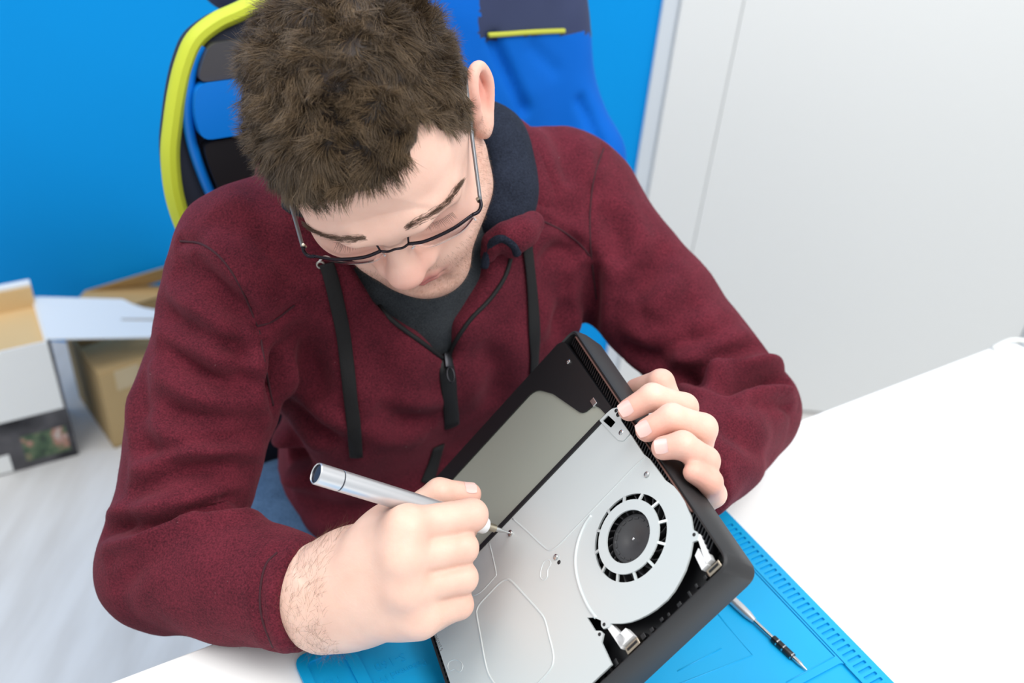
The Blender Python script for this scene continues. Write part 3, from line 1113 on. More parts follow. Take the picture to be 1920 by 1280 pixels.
            faces.append(q)
        Fq = np.concatenate(faces)
        Fq = Fq[(Fq >= 0).all(1)]
        return V, Fq


def vnormals(V, Q):
    a = V[Q[:, 2]] - V[Q[:, 0]]; b = V[Q[:, 3]] - V[Q[:, 1]]
    fn = np.cross(a, b)
    N = np.zeros_like(V)
    for i in range(4):
        np.add.at(N, Q[:, i], fn)
    return N / np.maximum(np.linalg.norm(N, axis=1, keepdims=True), 1e-12)


def smooth_mesh(V, Q, it=1, lam=0.5):
    e = np.concatenate([Q[:, [0, 1]], Q[:, [1, 2]], Q[:, [2, 3]], Q[:, [3, 0]]])
    cntv = np.bincount(e[:, 0], minlength=len(V)) + np.bincount(e[:, 1], minlength=len(V))
    for _ in range(it):
        acc = np.zeros_like(V)
        for c in range(3):
            acc[:, c] = np.bincount(e[:, 0], V[e[:, 1], c], len(V)) + np.bincount(e[:, 1], V[e[:, 0], c], len(V))
        V = V + lam * (acc / np.maximum(cntv, 1)[:, None] - V)
    return V


def np_obj(name, V, Q, m, parent=None, smooth=True, keep=None):
    if keep is not None:
        fm = keep[Q].all(1)
        Q = Q[fm]
        used = np.zeros(len(V), bool); used[Q.ravel()] = True
        re = np.cumsum(used) - 1
        V = V[used]; Q = re[Q]
    me = bpy.data.meshes.new(name)
    me.vertices.add(len(V)); me.vertices.foreach_set('co', V.astype(np.float32).ravel())
    nq = len(Q); w = Q.shape[1]
    me.loops.add(nq * w); me.loops.foreach_set('vertex_index', Q.astype(np.int32).ravel())
    me.polygons.add(nq)
    me.polygons.foreach_set('loop_start', np.arange(0, nq * w, w, dtype=np.int32))
    me.polygons.foreach_set('loop_total', np.full(nq, w, np.int32))
    if smooth:
        me.polygons.foreach_set('use_smooth', np.ones(nq, bool))
    me.update(calc_edges=True)
    me.validate()
    if m is not None:
        me.materials.append(m)
    o = bpy.data.objects.new(name, me)
    COL.objects.link(o)
    if parent is not None:
        world_child(o, parent)
    return o


def seg_dist(V, pts):
    """distance from every vertex to a polyline and position along it (0..1)"""
    P = np.asarray(pts, float)
    best = np.full(len(V), 1e9); par = np.zeros(len(V))
    n = len(P) - 1
    for i in range(n):
        a, b = P[i], P[i + 1]
        ab = b - a
        t = np.clip(((V - a) @ ab) / max(ab @ ab, 1e-12), 0, 1)
        d = np.linalg.norm(V - a - t[:, None] * ab, axis=1)
        c = d < best
        best[c] = d[c]; par[c] = (i + t[c]) / n
    return best, par


class Surf:
    """ray casts from picture points onto a modelled surface to find where seams and folds lie in space"""
    def __init__(self, V, Q):
        self.t = BVHTree.FromPolygons([tuple(v) for v in V], [tuple(q) for q in Q.tolist()])

    def hit(self, px, py):
        r = self.t.ray_cast(Vector(CAM), Vector(unit(ray(px, py))))
        return None if r[0] is None else np.array(r[0])

    def path(self, pts, n=6):
        out = []
        for p in catmull([np.array(p, float) for p in pts], n):
            h_ = self.hit(*p)
            if h_ is not None:
                out.append(h_)
        return out

# ------------------------------------------------------------------ the man
person = empty('person', (S0[0], S0[1], 0.0))
tag(person, 'seated man in maroon hoodie and glasses bending over an opened console', 'person')


def attr_color(o, name, cols):
    a = o.data.color_attributes.new(name, 'FLOAT_COLOR', 'POINT')
    c = np.ones((len(o.data.vertices), 4), np.float32)
    c[:, :3] = cols
    a.data.foreach_set('color', c.ravel())


def skin_material():
    m, nt, b = new_mat('skin')
    at_ = nt.nodes.new('ShaderNodeAttribute'); at_.attribute_name = 'tone'
    tc = nt.nodes.new('ShaderNodeTexCoord')
    n = nt.nodes.new('ShaderNodeTexNoise'); n.inputs['Scale'].default_value = 45; n.inputs['Detail'].default_value = 5
    nt.links.new(tc.outputs['Object'], n.inputs['Vector'])
    mx = nt.nodes.new('ShaderNodeMix'); mx.data_type = 'RGBA'; mx.blend_type = 'MULTIPLY'
    r = nt.nodes.new('ShaderNodeValToRGB')
    r.color_ramp.elements[0].position = .3; r.color_ramp.elements[0].color = (0.88, 0.80, 0.78, 1)
    r.color_ramp.elements[1].position = .7; r.color_ramp.elements[1].color = (1, 1, 1, 1)
    nt.links.new(n.outputs['Fac'], r.inputs[0])
    mx.inputs[0].default_value = 0.6
    nt.links.new(at_.outputs['Color'], mx.inputs[6]); nt.links.new(r.outputs[0], mx.inputs[7])
    nt.links.new(mx.outputs[2], b.inputs['Base Color'])
    b.inputs['Roughness'].default_value = 0.50
    b.inputs['Specular IOR Level'].default_value = 0.4
    b.inputs['Subsurface Weight'].default_value = 0.22
    b.inputs['Subsurface Radius'].default_value = (1.0, 0.38, 0.22)
    b.inputs['Subsurface Scale'].default_value = 0.004
    n2 = nt.nodes.new('ShaderNodeTexNoise'); n2.inputs['Scale'].default_value = 420; n2.inputs['Detail'].default_value = 5
    nt.links.new(tc.outputs['Object'], n2.inputs['Vector'])
    bp = nt.nodes.new('ShaderNodeBump'); bp.inputs['Strength'].default_value = 0.22; bp.inputs['Distance'].default_value = 0.0008
    nt.links.new(n2.outputs['Fac'], bp.inputs['Height']); nt.links.new(bp.outputs[0], b.inputs['Normal'])
    return m


def knit_material(name, col, dark, scale=1.0, sheen=0.25):
    m, nt, b = new_mat(name)
    tc = nt.nodes.new('ShaderNodeTexCoord')
    n1 = nt.nodes.new('ShaderNodeTexNoise'); n1.inputs['Scale'].default_value = 620 * scale; n1.inputs['Detail'].default_value = 4
    n2 = nt.nodes.new('ShaderNodeTexNoise'); n2.inputs['Scale'].default_value = 34 * scale; n2.inputs['Detail'].default_value = 5
    nt.links.new(tc.outputs['Object'], n1.inputs['Vector']); nt.links.new(tc.outputs['Object'], n2.inputs['Vector'])
    ad = nt.nodes.new('ShaderNodeMath'); ad.operation = 'ADD'
    ml = nt.nodes.new('ShaderNodeMath'); ml.operation = 'MULTIPLY'; ml.inputs[1].default_value = 0.72
    nt.links.new(n1.outputs['Fac'], ml.inputs[0])
    ml2 = nt.nodes.new('ShaderNodeMath'); ml2.operation = 'MULTIPLY'; ml2.inputs[1].default_value = 0.28
    nt.links.new(n2.outputs['Fac'], ml2.inputs[0])
    nt.links.new(ml.outputs[0], ad.inputs[0]); nt.links.new(ml2.outputs[0], ad.inputs[1])
    r = nt.nodes.new('ShaderNodeValToRGB')
    r.color_ramp.elements[0].position = 0.33; r.color_ramp.elements[0].color = dark
    r.color_ramp.elements[1].position = 0.66; r.color_ramp.elements[1].color = col
    nt.links.new(ad.outputs[0], r.inputs[0]); nt.links.new(r.outputs[0], b.inputs['Base Color'])
    b.inputs['Roughness'].default_value = 0.95
    b.inputs['Specular IOR Level'].default_value = 0.15
    b.inputs['Sheen Weight'].default_value = sheen
    b.inputs['Sheen Roughness'].default_value = 0.5
    b.inputs['Sheen Tint'].default_value = tuple(min(1, c * 2 + .1) for c in col[:3]) + (1,)
    bp = nt.nodes.new('ShaderNodeBump'); bp.inputs['Strength'].default_value = 0.55; bp.inputs['Distance'].default_value = 0.0012
    nt.links.new(n1.outputs['Fac'], bp.inputs['Height']); nt.links.new(bp.outputs[0], b.inputs['Normal'])
    return m


M_SKIN = skin_material()
M_NAIL = mat('fingernail', lin(228, 186, 178), 0.30, sub=0.2)
M_HOODIE = knit_material('maroon_fleece', lin(106, 37, 50), lin(60, 19, 29))
M_HOODNAVY = knit_material('navy_lining', lin(40, 46, 60), lin(18, 22, 32), 1.0, 0.15)
M_TEE = knit_material('charcoal_jersey', lin(66, 70, 74), lin(36, 40, 44), 1.6, 0.1)
M_JEANS = knit_material('blue_denim', lin(86, 116, 152), lin(50, 74, 104), 1.4, 0.1)
M_SEAM = mat('maroon_seam_thread', lin(58, 20, 30), 0.9)
M_CORD = mat('black_webbing', lin(15, 15, 17), 0.85, bump=0.6, bscale=900, bdist=0.0008)
M_ZIP = mat('black_zip', lin(14, 14, 16), 0.7, bump=0.3, bscale=1500)
M_ZIPMETAL = mat('zip_slider_metal', lin(48, 48, 52), 0.3, metal=0.8)
M_GROMMET = mat('pale_metal_eyelet', lin(170, 166, 160), 0.35, metal=0.6)
M_FRAME = mat('dark_gunmetal', lin(42, 38, 44), 0.25, metal=0.85)
M_TEMPLE = mat('grey_temple', lin(120, 122, 126), 0.35, metal=0.5)


def vnoise(V, scale, seed=0):
    """smooth value noise on points"""
    P = V * scale
    r = np.random.default_rng(seed)
    T_ = r.random((32, 32, 32)).astype(np.float32) * 2 - 1
    i = np.floor(P).astype(int); f = P - i
    f = f * f * (3 - 2 * f)
    out = 0
    for dx in (0, 1):
        for dy in (0, 1):
            for dz in (0, 1):
                w = (f[:, 0] if dx else 1 - f[:, 0]) * (f[:, 1] if dy else 1 - f[:, 1]) * (f[:, 2] if dz else 1 - f[:, 2])
                out = out + w * T_[(i[:, 0] + dx) % 32, (i[:, 1] + dy) % 32, (i[:, 2] + dz) % 32]
    return out


# head pose: local x = his left, y = backwards, z = up
HR = np.array([[0.94076231, -0.27757343, -0.19472869], [0.10850969, 0.79056989, -0.60268142], [0.32123499, 0.54585001, 0.77385777]])
HT_ = np.array([-0.12469044, 0.76372833, 1.12290035])


def hw(p):
    return HT_ + np.asarray(p, float) @ HR.T


def hl(p):
    return (np.asarray(p, float) - HT_) @ HR


# arm joints
shR, shL = at(472, 492, 0.950), at(1056, 376, 1.103)
elR = at(312, 1058, 0.925)
wrR = at(600, 1122, 0.830)
elL = at(1394, 768, 1.055)
wrL = at(1252, 925, 0.895)

# ---------------------------------------------------------------- hoodie
lo = np.array([-0.52, 0.42, 0.44]); hi = np.array([0.46, 1.22, 1.13])
fh = Field(lo, hi, 0.0042)
rotb = np.column_stack([E1, E2, E3])
ln = math.radians(14)
rotl = np.column_stack([E1, math.cos(ln) * E2 - math.sin(ln) * E3, math.sin(ln) * E2 + math.cos(ln) * E3])
fh.ell(body(0, -0.005, -0.14), (0.178, 0.112, 0.19), rotl, 0.0)
fh.cone(shR, shL, 0.066, 0.066, 0.06)
fh.cone(body(0, -0.03, 0.035), body(-0.12, -0.012, -0.02), 0.062, 0.060, 0.05)
fh.cone(body(0, -0.03, 0.035), body(0.12, -0.012, -0.02), 0.062, 0.060, 0.05)
fh.ell(body(0.005, -0.045, -0.33), (0.150, 0.125, 0.20), rotl, 0.04)
fh.ell(body(0.0, 0.0, -0.42), (0.160, 0.150, 0.16), rotb, 0.04)
# chest rolls of soft fabric
fh.ell(body(-0.075, 0.06, -0.20), (0.075, 0.05, 0.10), rotl, 0.04)
fh.ell(body(0.08, 0.06, -0.18), (0.085, 0.05, 0.10), rotl, 0.05)
mR = at(380, 765, 0.945); mL = at(1240, 580, 1.085)
fh.cone(shR, mR, 0.070, 0.066, 0.03)
fh.cone(mR, elR, 0.065, 0.060, 0.006)
fh.cone(shL, mL, 0.071, 0.064, 0.03)
fh.cone(mL, elL, 0.064, 0.058, 0.012)
# forearms with rolled fabric at the elbows
cufR = elR + (wrR - elR) * 0.93
axR = unit(wrR - elR); axL = unit(wrL - elL)
fh.cone(elR, elR + (wrR - elR) * 0.45, 0.060, 0.056, 0.010)
fh.cone(elR + (wrR - elR) * 0.45, cufR + axR * .02, 0.056, 0.0440, 0.010)
fh.cone(elL, elL + (wrL - elL) * 0.5, 0.058, 0.054, 0.010)
fh.cone(elL + (wrL - elL) * 0.5, wrL, 0.054, 0.046, 0.010)
axR = unit(wrR - elR); axL = unit(wrL - elL)
fh.half(cufR + axR * 0.004, axR, 0.004, cufR - 0.075, cufR + 0.09)
fh.half(wrL - axL * 0.03, axL, 0.004, wrL - axL * 0.03 - 0.06, wrL + 0.06)
# sleeve opening
fh.cone(cufR + axR * 0.026, cufR + axR * 0.07, 0.0395, 0.0405, 0.0, 's')


def bpl(px, py, b):
    """picture point onto the plane in front of the chest -> (sideways, up)"""
    d = ray(px, py)
    s = ((S0 + E2 * b - CAM) @ E2) / (d @ E2)
    q = CAM + d * s - S0
    return float(q @ E1), float(q @ E3)


# neck opening: V cut straight back
vl = [bpl(*p, 0.10) for p in ((640, 470), (678, 522), (719, 585), (786, 634), (826, 668))]
vr = [bpl(*p, 0.10) for p in ((846, 668), (855, 603), (884, 560), (909, 530), (922, 483), (930, 430))]
vpoly = np.array(vl + vr + [(0.075, 0.16), (-0.075, 0.16)])
s_, g_ = fh._box(body(0, .06, -0.05) - 0.17, body(0, .06, -0.05) + 0.17)
ga = (g_[0] - S0[0]) * E1[0] + (g_[1] - S0[1]) * E1[1] + 0 * g_[2]
gb = (g_[0] - S0[0]) * E2[0] + (g_[1] - S0[1]) * E2[1] + 0 * g_[2]
gc = (g_[2] - S0[2]) + 0 * ga
dp = np.full(ga.shape, 1e9); inside = np.zeros(ga.shape, bool)
for i in range(len(vpoly)):
    p, q = vpoly[i - 1], vpoly[i]
    e = q - p
    t = np.clip(((ga - p[0]) * e[0] + (gc - p[1]) * e[1]) / (e @ e), 0, 1)
    dp = np.minimum(dp, np.hypot(ga - p[0] - t * e[0], gc - p[1] - t * e[1]))
    c1 = (p[1] > gc) != (q[1] > gc)
    inside ^= c1 & (ga < (q[0] - p[0]) * (gc - p[1]) / ((q[1] - p[1]) if abs(q[1] - p[1]) > 1e-9 else 1e-9) + p[0])
sd = np.where(inside, -dp, dp)
sd = np.maximum(sd, -(gb - 0.015))
fh.comb(s_, sd.astype(np.float32), 0.006, 's')
# room for the neck itself
fh.cone(body(0, 0.02, 0.02), body(0, 0.05, 0.16), 0.068, 0.075, 0.01, 's')
HV, HQ = fh.mesh()
HV = smooth_mesh(HV, HQ, 2, .5)
hs = Surf(HV, HQ)
HN = vnormals(HV, HQ)


def crease(pts, width, depth, ridge=0.6, side=1.0, taper=True):
    """a fold: groove along the picture path with a soft ridge beside it, in space on the sleeve"""
    global HV
    P = hs.path(pts, 5)
    if len(P) < 3:
        return
    P = [p for p in P]
    # drop jumps to other surfaces
    Q_ = [P[0]]
    for p in P[1:]:
        if np.linalg.norm(p - Q_[-1]) < 0.06:
            Q_.append(p)
    if len(Q_) < 3:
        return
    d, par = seg_dist(HV, Q_)
    m = d < width * 5
    w = np.sin(np.clip(par[m], 0.0, 1.0) * math.pi) ** 0.6 if taper else np.ones(m.sum())
    dd = d[m]
    depth = depth * 1.8
    prof = -depth * np.exp(-(dd / width) ** 2) + ridge * depth * np.exp(-((dd - 2.1 * width) / (1.1 * width)) ** 2)
    HV[m] += HN[m] * (prof * w)[:, None]


# soft uneven cloth
HV = HV + HN * (vnoise(HV, 11.0, 3) * 0.0040 + vnoise(HV, 24.0, 4) * 0.0024 + vnoise(HV, 55.0, 14) * 0.0008)[:, None]
# folds on his right arm
crease([(325, 500), (375, 530), (440, 575), (490, 625)], 0.010, 0.006)
crease([(300, 640), (350, 680), (420, 715), (500, 735)], 0.010, 0.008)
crease([(280, 740), (340, 775), (420, 790), (505, 780)], 0.010, 0.006)
crease([(262, 700), (270, 780), (300, 830)], 0.010, 0.004)
crease([(245, 922), (300, 900), (363, 884), (440, 876), (512, 872)], 0.008, 0.009)
crease([(230, 950), (300, 935), (400, 925), (480, 900)], 0.008, 0.005)
crease([(192, 1000), (240, 985), (343, 972), (420, 965), (480, 950)], 0.0075, 0.012)
crease([(205, 1050), (240, 1020), (300, 1000), (380, 990)], 0.008, 0.005)
crease([(340, 820), (420, 830), (500, 815)], 0.009, 0.005)
crease([(215, 1110), (260, 1060), (320, 1020)], 0.010, 0.003)
# folds on his left arm
crease([(1345, 742), (1400, 722), (1450, 712), (1492, 718)], 0.0085, 0.013)
crease([(1270, 700), (1330, 690), (1400, 668), (1460, 650)], 0.010, 0.008)
crease([(1215, 640), (1290, 640), (1370, 620), (1420, 600)], 0.011, 0.005)
crease([(1180, 560), (1210, 520), (1250, 460)], 0.012, 0.005)
crease([(1310, 560), (1280, 590), (1230, 620)], 0.012, 0.004)
crease([(1340, 800), (1400, 830), (1450, 860)], 0.010, 0.004)
# torso folds
crease([(470, 330), (500, 420), (555, 480), (600, 520)], 0.012, 0.006)
crease([(400, 400), (450, 430), (520, 500), (560, 540)], 0.012, 0.005)
crease([(500, 840), (600, 860), (700, 850), (800, 815), (880, 800)], 0.012, 0.016, 0.9)
crease([(530, 740), (600, 800), (640, 830)], 0.012, 0.007)
crease([(1112, 640), (1108, 560), (1112, 480)], 0.010, 0.008)
crease([(520, 640), (515, 720), (520, 800), (510, 860)], 0.010, 0.010)
crease([(1060, 560), (1040, 640)], 0.012, 0.005)
crease([(750, 760), (720, 700), (700, 650)], 0.014, 0.004)
crease([(1010, 500), (1045, 470), (1090, 480)], 0.010, 0.004)
crease([(1040, 230), (1060, 290), (1070, 350)], 0.012, 0.005)
crease([(1000, 250), (1010, 320), (1020, 390)], 0.012, 0.004)
crease([(290, 560), (330, 600), (400, 640), (480, 665)], 0.009, 0.006)
crease([(250, 830), (300, 850), (380, 850), (460, 835)], 0.009, 0.006)
crease([(420, 620), (455, 690), (500, 700)], 0.009, 0.006)
crease([(360, 480), (420, 540), (470, 600)], 0.010, 0.005)
crease([(1230, 690), (1310, 720), (1350, 735)], 0.009, 0.008)
crease([(1160, 640), (1220, 670), (1290, 665)], 0.010, 0.006)
crease([(1420, 640), (1380, 650), (1310, 665)], 0.009, 0.006)
crease([(1480, 760), (1440, 750), (1390, 760)], 0.008, 0.007)
crease([(1130, 380), (1160, 440), (1160, 500)], 0.012, 0.005)
crease([(560, 600), (580, 680), (600, 760)], 0.014, 0.006)
crease([(700, 760), (760, 790), (820, 790)], 0.012, 0.006)
crease([(900, 640), (930, 700), (920, 760)], 0.014, 0.005)
crease([(560, 930), (640, 960), (720, 950)], 0.012, 0.006)
# stitched seams
SEAMS = []
for sp in ([(338, 452), (380, 458), (420, 490), (455, 545), (482, 610)], [(482, 612), (515, 600), (552, 572)], [(486, 620), (500, 700), (512, 760)],
           [(1132, 278), (1114, 330), (1106, 400), (1108, 470), (1118, 560)], [(1003, 408), (1050, 430), (1085, 455), (1106, 480)],
           [(520, 1036), (498, 1060), (488, 1110), (492, 1160), (512, 1212)]):
    crease(sp, 0.0045, 0.0016, 0.5, taper=False)
    SEAMS.append(sp)
HV = smooth_mesh(HV, HQ, 1, .35)
hoodie = np_obj('hoodie', HV, HQ, M_HOODIE, person)
hoodie['label'] = 'maroon fleece half-zip hoodie'
hs = Surf(HV, HQ)
HN = vnormals(HV, HQ)


def lift(path_pts, off, n=6):
    """points on the hoodie surface lifted towards its outside"""
    out, nor = [], []
    for p in catmull([np.array(p, float) for p in path_pts], n):
        r = hs.t.ray_cast(Vector(CAM), Vector(unit(ray(*p))))
        if r[0] is None:
            continue
        q = np.array(r[0]); nn = np.array(r[1])
        if nn @ (CAM - q) < 0:
            nn = -nn
        out.append(q + nn * off); nor.append(nn)
    # smooth
    O = np.array(out); Nn = np.array(nor)
    for _ in range(4):
        O[1:-1] = .5 * O[1:-1] + .25 * (O[:-2] + O[2:])
        Nn[1:-1] = .5 * Nn[1:-1] + .25 * (Nn[:-2] + Nn[2:])
    return [o for o in O], [unit(v) for v in Nn]


def part_of(o, root):
    return world_child(o, root)


for sp in SEAMS:
    P, N_ = lift(sp, 0.0002, 10)
    if len(P) > 4:
        bm = bmesh.new(); add_tube(bm, P, 0.0010, 6)
        part_of(bm_obj('seam', bm, M_SEAM, smooth=True), hoodie)
# t-shirt in the neck opening
ft = Field(body(0, 0.03, -0.08) - 0.2, body(0, 0.03, -0.08) + 0.2, 0.005)
ft.ell(body(0, -0.012, -0.14), (0.170, 0.106, 0.18), rotl, 0.0)
ft.cone(body(0, -0.02, -0.02), body(0, 0.005, 0.05), 0.085, 0.062, 0.05)
ft.cone(shR, shL, 0.052, 0.052, 0.05)
TV, TQ = ft.mesh(); TV = smooth_mesh(TV, TQ, 2)
tee = np_obj('t_shirt', TV, TQ, M_TEE, person)
tee['label'] = 'charcoal t-shirt'

# hood lying around the neck: navy lining roll with maroon outside
fr = Field(body(0, 0, 0.05) - 0.24, body(0, 0, 0.05) + 0.24, 0.0042)
ring = []
for th in np.linspace(math.radians(38), math.radians(322), 26):
    c_, s2 = math.cos(th), math.sin(th)
    ring.append(body(0.090 * s2, 0.002 + 0.088 * c_, 0.052 - 0.055 * max(0, c_)))
for i in range(len(ring) - 1):
    fr.cone(ring[i], ring[i + 1], 0.027, 0.027, 0.012)
fr.cone(at(560, 395, .905), at(612, 492, .925), 0.016, 0.014, 0.01)
fr.cone(body(0, 0.01, 0.0), body(0, 0.06, 0.16), 0.056, 0.066, 0.01, 's')
RV, RQ = fr.mesh(); RV = smooth_mesh(RV, RQ, 2)
RN = vnormals(RV, RQ)
RV = RV + RN * (vnoise(RV, 24.0, 8) * 0.004)[:, None]
lining = np_obj('hood_lining', RV, RQ, M_HOODNAVY)
part_of(lining, hoodie)
# maroon outside of the hood behind and beside
fo_ = Field(body(0, 0, 0.0) - 0.26, body(0, 0, 0.0) + 0.26, 0.005)
ring = []
for th in np.linspace(math.radians(60), math.radians(300), 22):
    c_, s2 = math.cos(th), math.sin(th)
    ring.append(body(0.118 * s2, -0.012 + 0.100 * c_, 0.018 - 0.04 * max(0, c_) + 0.02 * max(0, -c_)))
for i in range(len(ring) - 1):
    fo_.cone(ring[i], ring[i + 1], 0.034, 0.034, 0.02)
OV, OQ = fo_.mesh(); OV = smooth_mesh(OV, OQ, 2)
ON = vnormals(OV, OQ)
OV = OV + ON * (vnoise(OV, 20.0, 9) * 0.004)[:, None]
part_of(np_obj('hood', OV, OQ, M_HOODIE), hoodie)

# collar flap on his left: folded fleece with navy binding
fc = Field(at(945, 460, .96) - 0.08, at(945, 460, .96) + 0.08, 0.0022)
zc = 0.945
fc.cone(at(915, 478, zc + .01), at(925, 452, zc), 0.008, 0.009, 0.006)
fc.chain([at(925, 455, zc), at(948, 440, zc - .004), at(975, 432, zc + .004), at(998, 418, zc + .02)], [0.010, 0.011, 0.012, 0.012], 0.008)
fc.chain([at(960, 470, zc + .012), at(965, 450, zc + .004), at(985, 440, zc + .012)], [0.008, 0.010, 0.012], 0.01)
FV, FQ = fc.mesh(); FV = smooth_mesh(FV, FQ, 2)
part_of(np_obj('collar_flap', FV, FQ, M_HOODIE), hoodie)
bm = bmesh.new()
add_tube(bm, catmull([at(908, 500, zc + .012), at(914, 474, zc + .002), at(923, 455, zc - .009), at(942, 447, zc - .014), at(962, 459, zc - .008), at(970, 476, zc + .002)], 8), 0.0042, 10)
part_of(bm_obj('collar_binding', bm, M_HOODNAVY, smooth=True), hoodie)

# zip line, tape, slider
P, N_ = lift([(660, 500), (678, 523), (719, 588), (770, 628), (800, 650), (828, 672)], 0.0012)
bm = bmesh.new(); add_tube(bm, P, 0.0024, 8)
part_of(bm_obj('zip_edge', bm, M_ZIP, smooth=True), hoodie)
P, N_ = lift([(957, 482), (945, 520), (918, 560), (884, 596), (862, 628), (850, 650), (842, 672)], 0.0012)
bm = bmesh.new(); add_tube(bm, P, 0.0022, 8)
part_of(bm_obj('zip_edge', bm, M_ZIP, smooth=True), hoodie)
P, N_ = lift([(835, 668), (838, 700), (843, 740), (847, 798)], 0.0010)
bm = bmesh.new(); add_tube(bm, P, 0.0088, 10, up=N_, flat=.22)
part_of(bm_obj('zip_tape', bm, M_ZIP, smooth=True), hoodie)
zp, zn = P[2], N_[2]
zd = unit(P[4] - P[2])
zs = np.cross(zn, zd)
zf = frame_of(zp + zn * .003, zs, zd, zn)
bm = bmesh.new(); add_box(bm, -.0045, .0045, -.008, .008, -.002, .0026, .0015)
o = bm_obj('zip_slider', bm, M_ZIPMETAL, smooth=True, autosmooth=40); o.matrix_world = zf; part_of(o, hoodie); o.matrix_world = zf
bm = bmesh.new(); add_tube(bm, [np.array([.0042 * math.cos(a), .0155 + .0075 * math.sin(a), .002]) for a in np.linspace(0, 2 * math.pi, 20)[:-1]], 0.0011, 8, True)
o = bm_obj('zip_pull', bm, M_ZIPMETAL, smooth=True); o.matrix_world = zf; part_of(o, hoodie); o.matrix_world = zf
P, N_ = lift([(822, 835), (812, 870), (800, 905)], 0.0012)
if len(P) > 4:
    bm = bmesh.new(); add_tube(bm, P, 0.0080, 10, up=N_, flat=.2)
    part_of(bm_obj('pocket_tape', bm, M_ZIP, smooth=True), hoodie)

# drawstrings: flat woven bands
for pth in ([(612, 492), (625, 540), (640, 610), (650, 680), (660, 760), (668, 852)], [(984, 448), (990, 500), (996, 560), (1000, 630), (998, 700)]):
    P, N_ = lift(pth, 0.0030, 8)
    bm = bmesh.new(); add_tube(bm, P, 0.0068, 12, up=N_, flat=.24)
    part_of(bm_obj('drawstring', bm, M_CORD, smooth=True), hoodie)
P, N_ = lift([(600, 494), (603, 497), (606, 500)], 0.001, 3)
if len(P) > 2:
    bm = bmesh.new(); lathe_mesh(bm, P[1], N_[1], [(0, .0042), (.0014, .0038), (.0014, .0026), (0, .0022)], 20)
    part_of(bm_obj('eyelet', bm, M_GROMMET, smooth=True), hoodie)
# cuff band of the right sleeve is its inner hem
bm = bmesh.new()
bm.free()

# jeans: pelvis and two thighs, shins down to the floor
fj = Field(body(0, 0.15, -0.75) - [0.5, 0.5, 0.30], body(0, 0.15, -0.75) + [0.5, 0.5, 0.50], 0.009)
hipR, hipL = body(-0.15, -0.03, -0.482), body(0.12, -0.04, -0.482)
knR, knL = body(-0.19, 0.36, -0.49), body(0.18, 0.36, -0.49)
fj.cone(hipR, hipL, 0.100, 0.100, 0.03)
fj.cone(hipR, knR, 0.116, 0.075, 0.04); fj.cone(hipL, knL, 0.105, 0.075, 0.04)
anR, anL = body(-0.19, 0.34, -0.92), body(0.18, 0.34, -0.92)
fj.cone(knR, anR, 0.075, 0.06, 0.03); fj.cone(knL, anL, 0.075, 0.06, 0.03)
JV, JQ = fj.mesh(); JV = smooth_mesh(JV, JQ, 2)
JN = vnormals(JV, JQ); JV = JV + JN * (vnoise(JV, 15.0, 5) * 0.004)[:, None]
np_obj('jeans', JV, JQ, M_JEANS, person)['label'] = 'blue denim jeans'
for an in (anR, anL):
    fs = Field(an + [-.2, -.25, -.08], an + [.2, .2, .06], 0.007)
    fs.cone(an + [0, 0, -.03], an + E2 * .16 + [0, 0, -0.045], 0.042, 0.032, 0.02)
    fs.half([0, 0, 0.002], [0, 0, -1.0], 0.0)
    SV, SQ = fs.mesh()
    np_obj('shoe', smooth_mesh(SV, SQ, 2), SQ, M_CH_BLACK, person)

# ---------------------------------------------------------------- head
fd = Field((-0.115, -0.145, -0.24), (0.115, 0.135, 0.15), 0.0018)
fd.ell((-0.001, 0.014, 0.042), (0.085, 0.100, 0.091), None, 0.0)
fd.ell((0, -0.040, 0.052), (0.064, 0.054, 0.055), None, 0.03)
fd.ell((0, -0.030, -0.015), (0.066, 0.060, 0.070), None, 0.03)
for s in (-1, 1):
    fd.ell((s * 0.046, -0.060, -0.014), (0.024, 0.026, 0.022), None, 0.025)
    fd.cone((s * 0.060, 0.0, -0.050), (s * 0.022, -0.074, -0.094), 0.020, 0.019, 0.03)
    fd.cone((s * 0.052, -0.025, -0.070), (s * 0.030, -0.060, -0.060), 0.022, 0.022, 0.03)
fd.ell((0, -0.070, -0.062), (0.038, 0.030, 0.038), None, 0.025)
fd.ell((0.005, -0.084, -0.104), (0.027, 0.021, 0.018), None, 0.022)
# brow ridge
fd.chain([(-0.050, -0.076, 0.028), (-0.024, -0.092, 0.031), (0, -0.092, 0.030), (0.024, -0.092, 0.031), (0.050, -0.076, 0.028)], [0.010, 0.010, 0.009, 0.010, 0.010], 0.018)
# eye sockets, then lids
for s in (-1, 1):
    fd.ell((s * 0.033, -0.101, 0.012), (0.021, 0.018, 0.0125), None, 0.012, 's')
    fd.ell((s * 0.033, -0.0755, 0.010), (0.0155, 0.0145, 0.0135), None, 0.006)
# nose
fd.cone((0, -0.090, 0.020), (-0.002, -0.104, -0.016), 0.0085, 0.0120, 0.012)
fd.ell((-0.004, -0.1095, -0.029), (0.0165, 0.0145, 0.0140), None, 0.010)
for s in (-1, 1):
    fd.ell((s * 0.0170 - .003, -0.096, -0.034), (0.0095, 0.0115, 0.0095), None, 0.008)
    fd.ell((s * 0.0075 - .003, -0.1035, -0.043), (0.0040, 0.0060, 0.0045), None, 0.003, 's')
